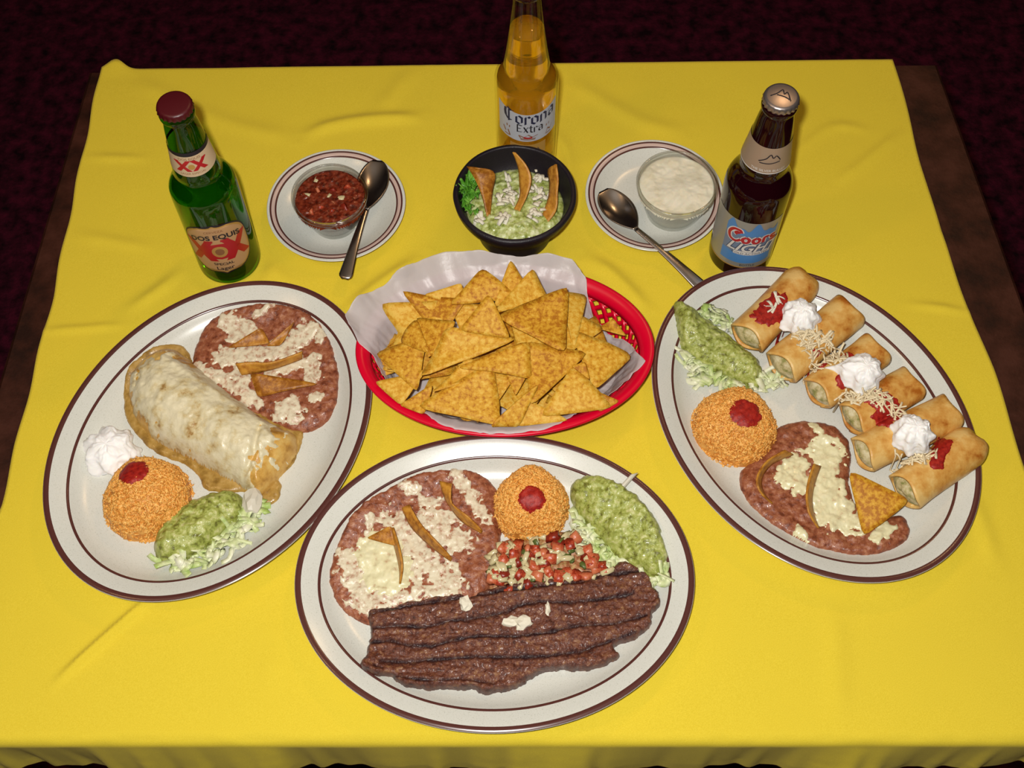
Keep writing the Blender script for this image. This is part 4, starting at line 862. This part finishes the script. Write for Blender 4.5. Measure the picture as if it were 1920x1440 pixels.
class Bottle:
    def __init__(s, c, prof, spin, label):
        s.c = np.array([c[0], c[1], 0]); s.pr = [tuple(q) for q in catmull(prof, 5)]; s.root = empty('beer_bottle', s.c); tag(s.root, label, 'bottle')
        s.th = math.atan2(-c[1], -c[0])+spin; o = sorted(s.pr, key=lambda q: q[1]); s.z = np.array([q[1] for q in o]); s.r = np.array([q[0] for q in o])
    def rad(s, z): return np.interp(z, s.z[8:], s.r[8:])
    def wrap(s, uv, off):
        uv = np.asarray(uv, float); r = s.rad(uv[:, 1]); a = s.th+uv[:, 0]/r; return np.c_[(r+off)*np.cos(a), (r+off)*np.sin(a), uv[:, 1]]+s.c
    def patch(s, name, halfw, z0, z1, m, off, parent, n=28, k=32):   # label following the glass; halfw(f) for f in 0..1 upward
        U = np.linspace(-1, 1, k); R = [s.wrap(np.c_[halfw(f)*U, np.full(k, z0+(z1-z0)*f)], off) for f in np.linspace(0, 1, n)]
        return mesh(name, np.concatenate(R), grid_faces(n, k), m, parent)
    def strip(s, name, lo, hi, u0, u1, m, off, parent, k=40):        # label between two height curves
        U = np.linspace(u0, u1, k); R = [s.wrap(np.c_[U, lo(U)+(hi(U)-lo(U))*f], off) for f in np.linspace(0, 1, 9)]
        return mesh(name, np.concatenate(R), grid_faces(9, k), m, parent)
    def print(s, name, VF, u, z, m, off, parent, bend=0):
        V, Fs = fine(VF); V = np.asarray(V)+[u, z]; V = np.c_[V[:, 0], V[:, 1]+bend*(V[:, 0]-0)**2]; return mesh(name, s.wrap(V, off), Fs, m, parent, smooth=False)
    def inside(s, name, t, z0, z1, m):
        z = np.linspace(z0, z1, 44); r = s.rad(z)-t; rb = [(r[0]*.55, z0), (r[0]*.9, z0+.0002)]; lathe(name, s.c, [(.0005, z0)]+rb+list(zip(r[1:], z[1:]))+[(.0005, z1)], m, s.root, 72)
    def cap(s, m, zt, r=.0151):
        n = 126; w = lambda t, z: .035*np.cos(21*t)*np.clip((.0045-z)/.004, 0, 1)
        pr = [(r*.99, -.0005), (r*1.02, .0004), (r, .002), (r*.985, .0042), (r*.93, .0056), (r*.8, .0062), (.0005, .0063)]
        return lathe('bottle_cap', s.c+[0, 0, zt], pr, m, s.root, n, wob=w)
def prof(rb, sh0, sh1, rn, h, rl, belly=0):
    return [(.0005, .003), (rb*.7, .0012), (rb*.88, 0), (rb*.97, .002), (rb, .007), (rb, .03), (rb+belly, sh0*.7), (rb, sh0), (rb*.93, sh0+(sh1-sh0)*.32), (rb*.70, sh0+(sh1-sh0)*.72), (rn*1.12, sh1), (rn*.97, sh1+(h-sh1)*.3), (rl+(rn-rl)*.35, sh1+(h-sh1)*.62), (rl, h-.016), (rl, h-.013), (rl+.0014, h-.011), (rl+.0014, h-.007), (rl, h-.005), (rl, h-.0005), (rl-.002, h), (.0005, h)]
# green bottle
gbz = Bottle((-.2763, .6935), prof(.0305, .118, .150, .0185, .226, .0138), -.22, 'green glass beer bottle with dark red cap and red lettered labels')
lathe('bottle_glass', gbz.c, gbz.pr, M['green_glass'], gbz.root, 80); gbz.inside('beer', .002, .004, .146, M['green_beer']); gbz.cap(M['red_cap'], .2215)
R0 = gbz.root
ov = lambda f: .031*math.sqrt(max(.0, 1-abs(2*f-1)**3.2))
l0 = gbz.patch('front_label', lambda f: ov(f)+.0012, .0205, .0975, M['black_ink'], .0002, R0); gbz.patch('label_border', ov, .0222, .0958, M['gold_ink'], .0003, l0); gbz.patch('label_field', lambda f: ov(f)*.94, .0240, .0940, M['tan_label'], .0004, l0)
for sgn in (-1, 1):
    gbz.print('red_letter', nib([[(-.009, .073), (.009, .042)], [(.009, .073), (-.009, .042)]], .0080, 0), sgn*.0165, 0, M['red_ink'], .0006, l0)
gbz.patch('red_panel', lambda f: .0165*math.sqrt(max(0, 1-(2*f-1)**2)), .045, .069, M['red_ink'], .0007, l0); gbz.patch('gold_medallion', lambda f: .0072*math.sqrt(max(0, 1-(2*f-1)**2)), .0485, .0655, M['gold_ink'], .0009, l0); gbz.patch('medallion_center', lambda f: .0042*math.sqrt(max(0, 1-(2*f-1)**2)), .052, .062, M['brown_ink'], .0010, l0)
gbz.print('lettering', text_vf('DOS EQUIS', .0094, 0, .0003), 0, .0765, M['black_ink'], .0009, l0, -9); gbz.print('lettering', text_vf('CERVEZA', .0042), 0, .0865, M['brown_ink'], .0009, l0, -9)
gbz.print('lettering', text_vf('SPECIAL', .0052, 0, .0001), 0, .0355, M['black_ink'], .0009, l0, 9); gbz.print('lettering', text_vf('Lager', .0075, 0, .0001), 0, .0278, M['black_ink'], .0009, l0, 9)
l1 = gbz.strip('neck_label', lambda u: .156+3*u*u+0*u, lambda u: .1795+0*u, -.030, .030, M['cream_label'], .0003, R0); gbz.strip('neck_band', lambda u: .1797+0*u, lambda u: .184+0*u, -.046, .046, M['black_ink'], .0004, R0)
for dx in (-.0072, .0072):
    gbz.print('red_letter', nib([[(-.005, .1745), (.005, .1628)], [(.005, .1745), (-.005, .1628)]], .0042, 0), dx, 0, M['red_ink'], .0008, l1)
gbz.patch('neck_medallion', lambda f: .0028*math.sqrt(max(0, 1-(2*f-1)**2)), .165, .171, M['gold_ink'], .0010, l1); gbz.print('lettering', text_vf('DOS EQUIS', .0038), 0, .1757, M['brown_ink'], .0008, l1)
gbz.print('lettering', text_vf('LAGER ESPECIAL', .0030), 0, .1592, M['brown_ink'], .0008, l1)
# amber bottle
cb = Bottle((.0175, .81), prof(.0305, .124, .146, .0195, .245, .0136), .06, 'clear glass bottle of golden beer behind the stone bowl'); R0 = cb.root
lathe('bottle_glass', cb.c, cb.pr, M['clear_bottle'], cb.root, 80); cb.inside('beer', .0022, .004, .190, M['gold_beer'])
W1 = .036
l0 = cb.strip('front_label', lambda u: .069+6*u*u, lambda u: .1075+9.5*u*u, -W1+.004, W1-.004, M['pale_label'], .0003, R0)
o_ = [(.1, .15), (.1, .8), (.35, 1), (.6, .8), (.6, .2), (.35, 0), (.1, .15)]
def word(gl, w, sc, x0, ang=40):
    Vs, Fs, x = [], [], 0; k = 0
    for L, adv in gl:
        v, f = nib([[(a+x, b) for a, b in s] for s in L], w, ang); Vs.append(v); Fs += [[i+k for i in q] for q in f]; k += len(v); x += adv
    V = np.concatenate(Vs); V[:, 0] -= x/2; return V*sc+[x0, 0], Fs
gC = ([[(.10, 1.15), (.06, .75), (.12, .35)], [(.19, 1.2), (.15, .75), (.21, .32)], [(.12, 1.2), (.40, 1.48), (.70, 1.30), (.98, 1.42)], [(.12, .35), (.40, .02), (.70, .05), (1.0, .3)], [(.50, 1.25), (.50, -.2)]], 1.12)
gr_ = ([[(.12, 0), (.12, .95)], [(.12, .75), (.38, 1), (.52, .82)]], .6); go = ([o_], .8); gn = ([[(.12, 0), (.12, .95)], [(.12, .75), (.4, 1), (.6, .8), (.6, 0)]], .8)
ga = ([[(.12, .82), (.38, 1), (.6, .8), (.6, 0)], [(.6, .55), (.2, .5), (.12, .2), (.3, 0), (.6, .25)]], .82)
gE = ([[(.7, 1.3), (.15, 1.4), (.15, 0), (.75, .1)], [(.15, .7), (.6, .72)]], .9); gx = ([[(.1, 1), (.6, 0)], [(.6, 1), (.1, 0)]], .75); gt = ([[(.25, 1.3), (.25, .15), (.5, 0)], [(.05, .95), (.5, .95)]], .6)
cb.print('lettering', word([gC, go, gr_, go, gn, ga], .24, .0107, .002), 0, .0945, M['navy_ink'], .0006, l0, 8.5); cb.print('lettering', word([gE, gx, gt, gr_, ga], .22, .0073, .002), 0, .0826, M['black_ink'], .0006, l0, 7.5)
cb.print('crown_mark', nib([[(-.009, .0625), (-.007, .0585), (.007, .0585), (.009, .0625), (.004, .0605), (0, .0640), (-.004, .0605), (-.009, .0625)], [(-.007, .0570), (.007, .0570)]], .0012, 60), 0, .015, M['brown_ink'], .0006, l0, 6)
cb.print('red_mark', nib([[(-.004, .0605), (0, .0595), (.004, .0605)]], .002, 80), 0, .015, M['red_ink'], .0008, l0, 6)
for sg in (-1, 1):
    cb.print('griffin_mark', nib([[(.018*sg, .058), (.020*sg, .064), (.023*sg, .061), (.0255*sg, .066)], [(.019*sg, .0575), (.024*sg, .0575)], [(.0185*sg, .069), (.0185*sg, .0715)], [(.021*sg, .0695), (.0215*sg, .072)]], .0016, 50), 0, .015, M['brown_ink'], .0006, l0, 6)
l2 = cb.strip('lower_label', lambda u: .0475+5*u*u, lambda u: .064+6*u*u, -.018, .018, M['gold_ink'], .0003, R0); cb.print('lettering', text_vf('CERVEZA', .0055), 0, .0545, M['navy_ink'], .0006, l2, 5)
# brown bottle
kb = Bottle((.2259, .6933), prof(.0305, .112, .150, .0195, .226, .0138), .26, 'dark brown beer bottle with silver cap and blue mountain label'); R0 = kb.root
lathe('bottle_glass', kb.c, kb.pr, M['brown_glass'], kb.root, 80); cp = kb.cap(M['silver_cap'], .2215)
def cap_logo(L, w):
    V, Fs = [], []
    for s in L:
        v, f = round_stroke(s, w); k = len(V); V += list(v); Fs += [[i+k for i in q] for q in f]
    a = math.radians(-22); V = np.array(V); x = V[:, 0]*math.cos(a)-V[:, 1]*math.sin(a); y = V[:, 0]*math.sin(a)+V[:, 1]*math.cos(a)
    return np.c_[kb.c[0]+x, kb.c[1]+y, np.full(len(V), .2215+.00655)], Fs
mt_ = [[(-.009, -.0035), (-.004, .0015), (-.001, .0062), (.0015, .0022), (.0035, .0048), (.0085, -.0035)], [(-.004, -.0005), (.002, -.0005), (.007, -.002)]]
V, Fs = cap_logo(mt_, .0009); mesh('mountain_mark', V, Fs, M['black_ink'], cp, smooth=False)
l0 = kb.strip('front_label', lambda u: .020+0*u, lambda u: .0905+0*u, -.046, .030, M['silver_label'], .0002, R0)
kb.strip('label_edge', lambda u: .0192+0*u, lambda u: .0208+0*u, -.046, .030, M['gold_ink'], .0004, l0)
kb.strip('blue_mountains', lambda u: .0700+0*u, lambda u: .082+.005*np.sin(u*260+.6)+.003*np.sin(u*510), -.026, .024, M['blue_ink'], .0004, l0)
kb.strip('blue_base', lambda u: .0270+0*u, lambda u: .0420+.0015*np.sin(u*200), -.026, .024, M['blue_ink'], .0004, l0); kb.strip('label_panel', lambda u: .0415+0*u, lambda u: .0702+0*u, -.026, .024, M['slate_ink'], .0003, l0); kb.strip('white_band', lambda u: .0405+0*u, lambda u: .0460+0*u, -.014, .022, M['white_ink'], .0005, l0)
cc = [[(.008, .0125), (.0065, .0155), (.0015, .0150), (-.0015, .0095), (0, .0035), (.005, .0020), (.0085, .0050)], [(.0065, .0112), (.005, .0130), (.0035, .0112), (.005, .010)], [(.0125, .0085), (.010, .006), (.011, .0025), (.0140, .0025), (.0150, .006), (.0125, .0085)], [(.0205, .0085), (.018, .006), (.019, .0025), (.022, .0025), (.023, .006), (.0205, .0085)], [(.026, .002), (.0265, .008), (.029, .0085), (.0295, .0075)], [(.036, .008), (.0325, .008), (.033, .0055), (.0365, .004), (.035, .002), (.032, .0025)]]
cc = [[(a*1.2, b*1.25) for a, b in q] for q in cc]
def joined(L, w):
    V, Fs = [], []
    for s in L:
        v, f = round_stroke(s, w); k = len(V); V += list(v); Fs += [[i+k for i in q] for q in f]
    return np.array(V), Fs
kb.print('lettering_outline', joined(cc, .0052), -.020, .0578, M['white_ink'], .0006, l0); kb.print('lettering', joined(cc, .0031), -.020, .0578, M['red_ink'], .0008, l0)
kb.print('lettering_outline', text_vf('LIGHT', .0170, .35, .0010), .002, .0465, M['navy_ink'], .0006, l0); kb.print('lettering', text_vf('LIGHT', .0170, .35, .0004), .002, .0465, M['white_ink'], .0008, l0)
kb.print('lettering', text_vf('COLD ACTIVATED', .0042), .002, .0415, M['navy_ink'], .0008, l0); kb.print('lettering', text_vf('BOTTLE', .0040), .002, .0225, M['black_ink'], .0006, l0)
l1 = kb.strip('neck_label', lambda u: .152+0*u, lambda u: .1815+0*u, -.050, .050, M['blush_label'], .0003, R0)
kb.print('mountain_mark', joined([[(-.010, .1655), (-.004, .1695), (-.0005, .1745), (.0020, .1708), (.0045, .1732), (.0085, .1680)], [(-.009, .1640), (0, .1645), (.0085, .1665)]], .0010), 0, 0, M['black_ink'], .0006, l1)
kb.strip('neck_stripe', lambda u: .1520+0*u, lambda u: .1530+0*u, -.050, .050, M['white_ink'], .0005, l1); kb.print('lettering', text_vf('THE SILVER BULLET', .0036), 0, .1548, M['white_ink'], .0006, l1)
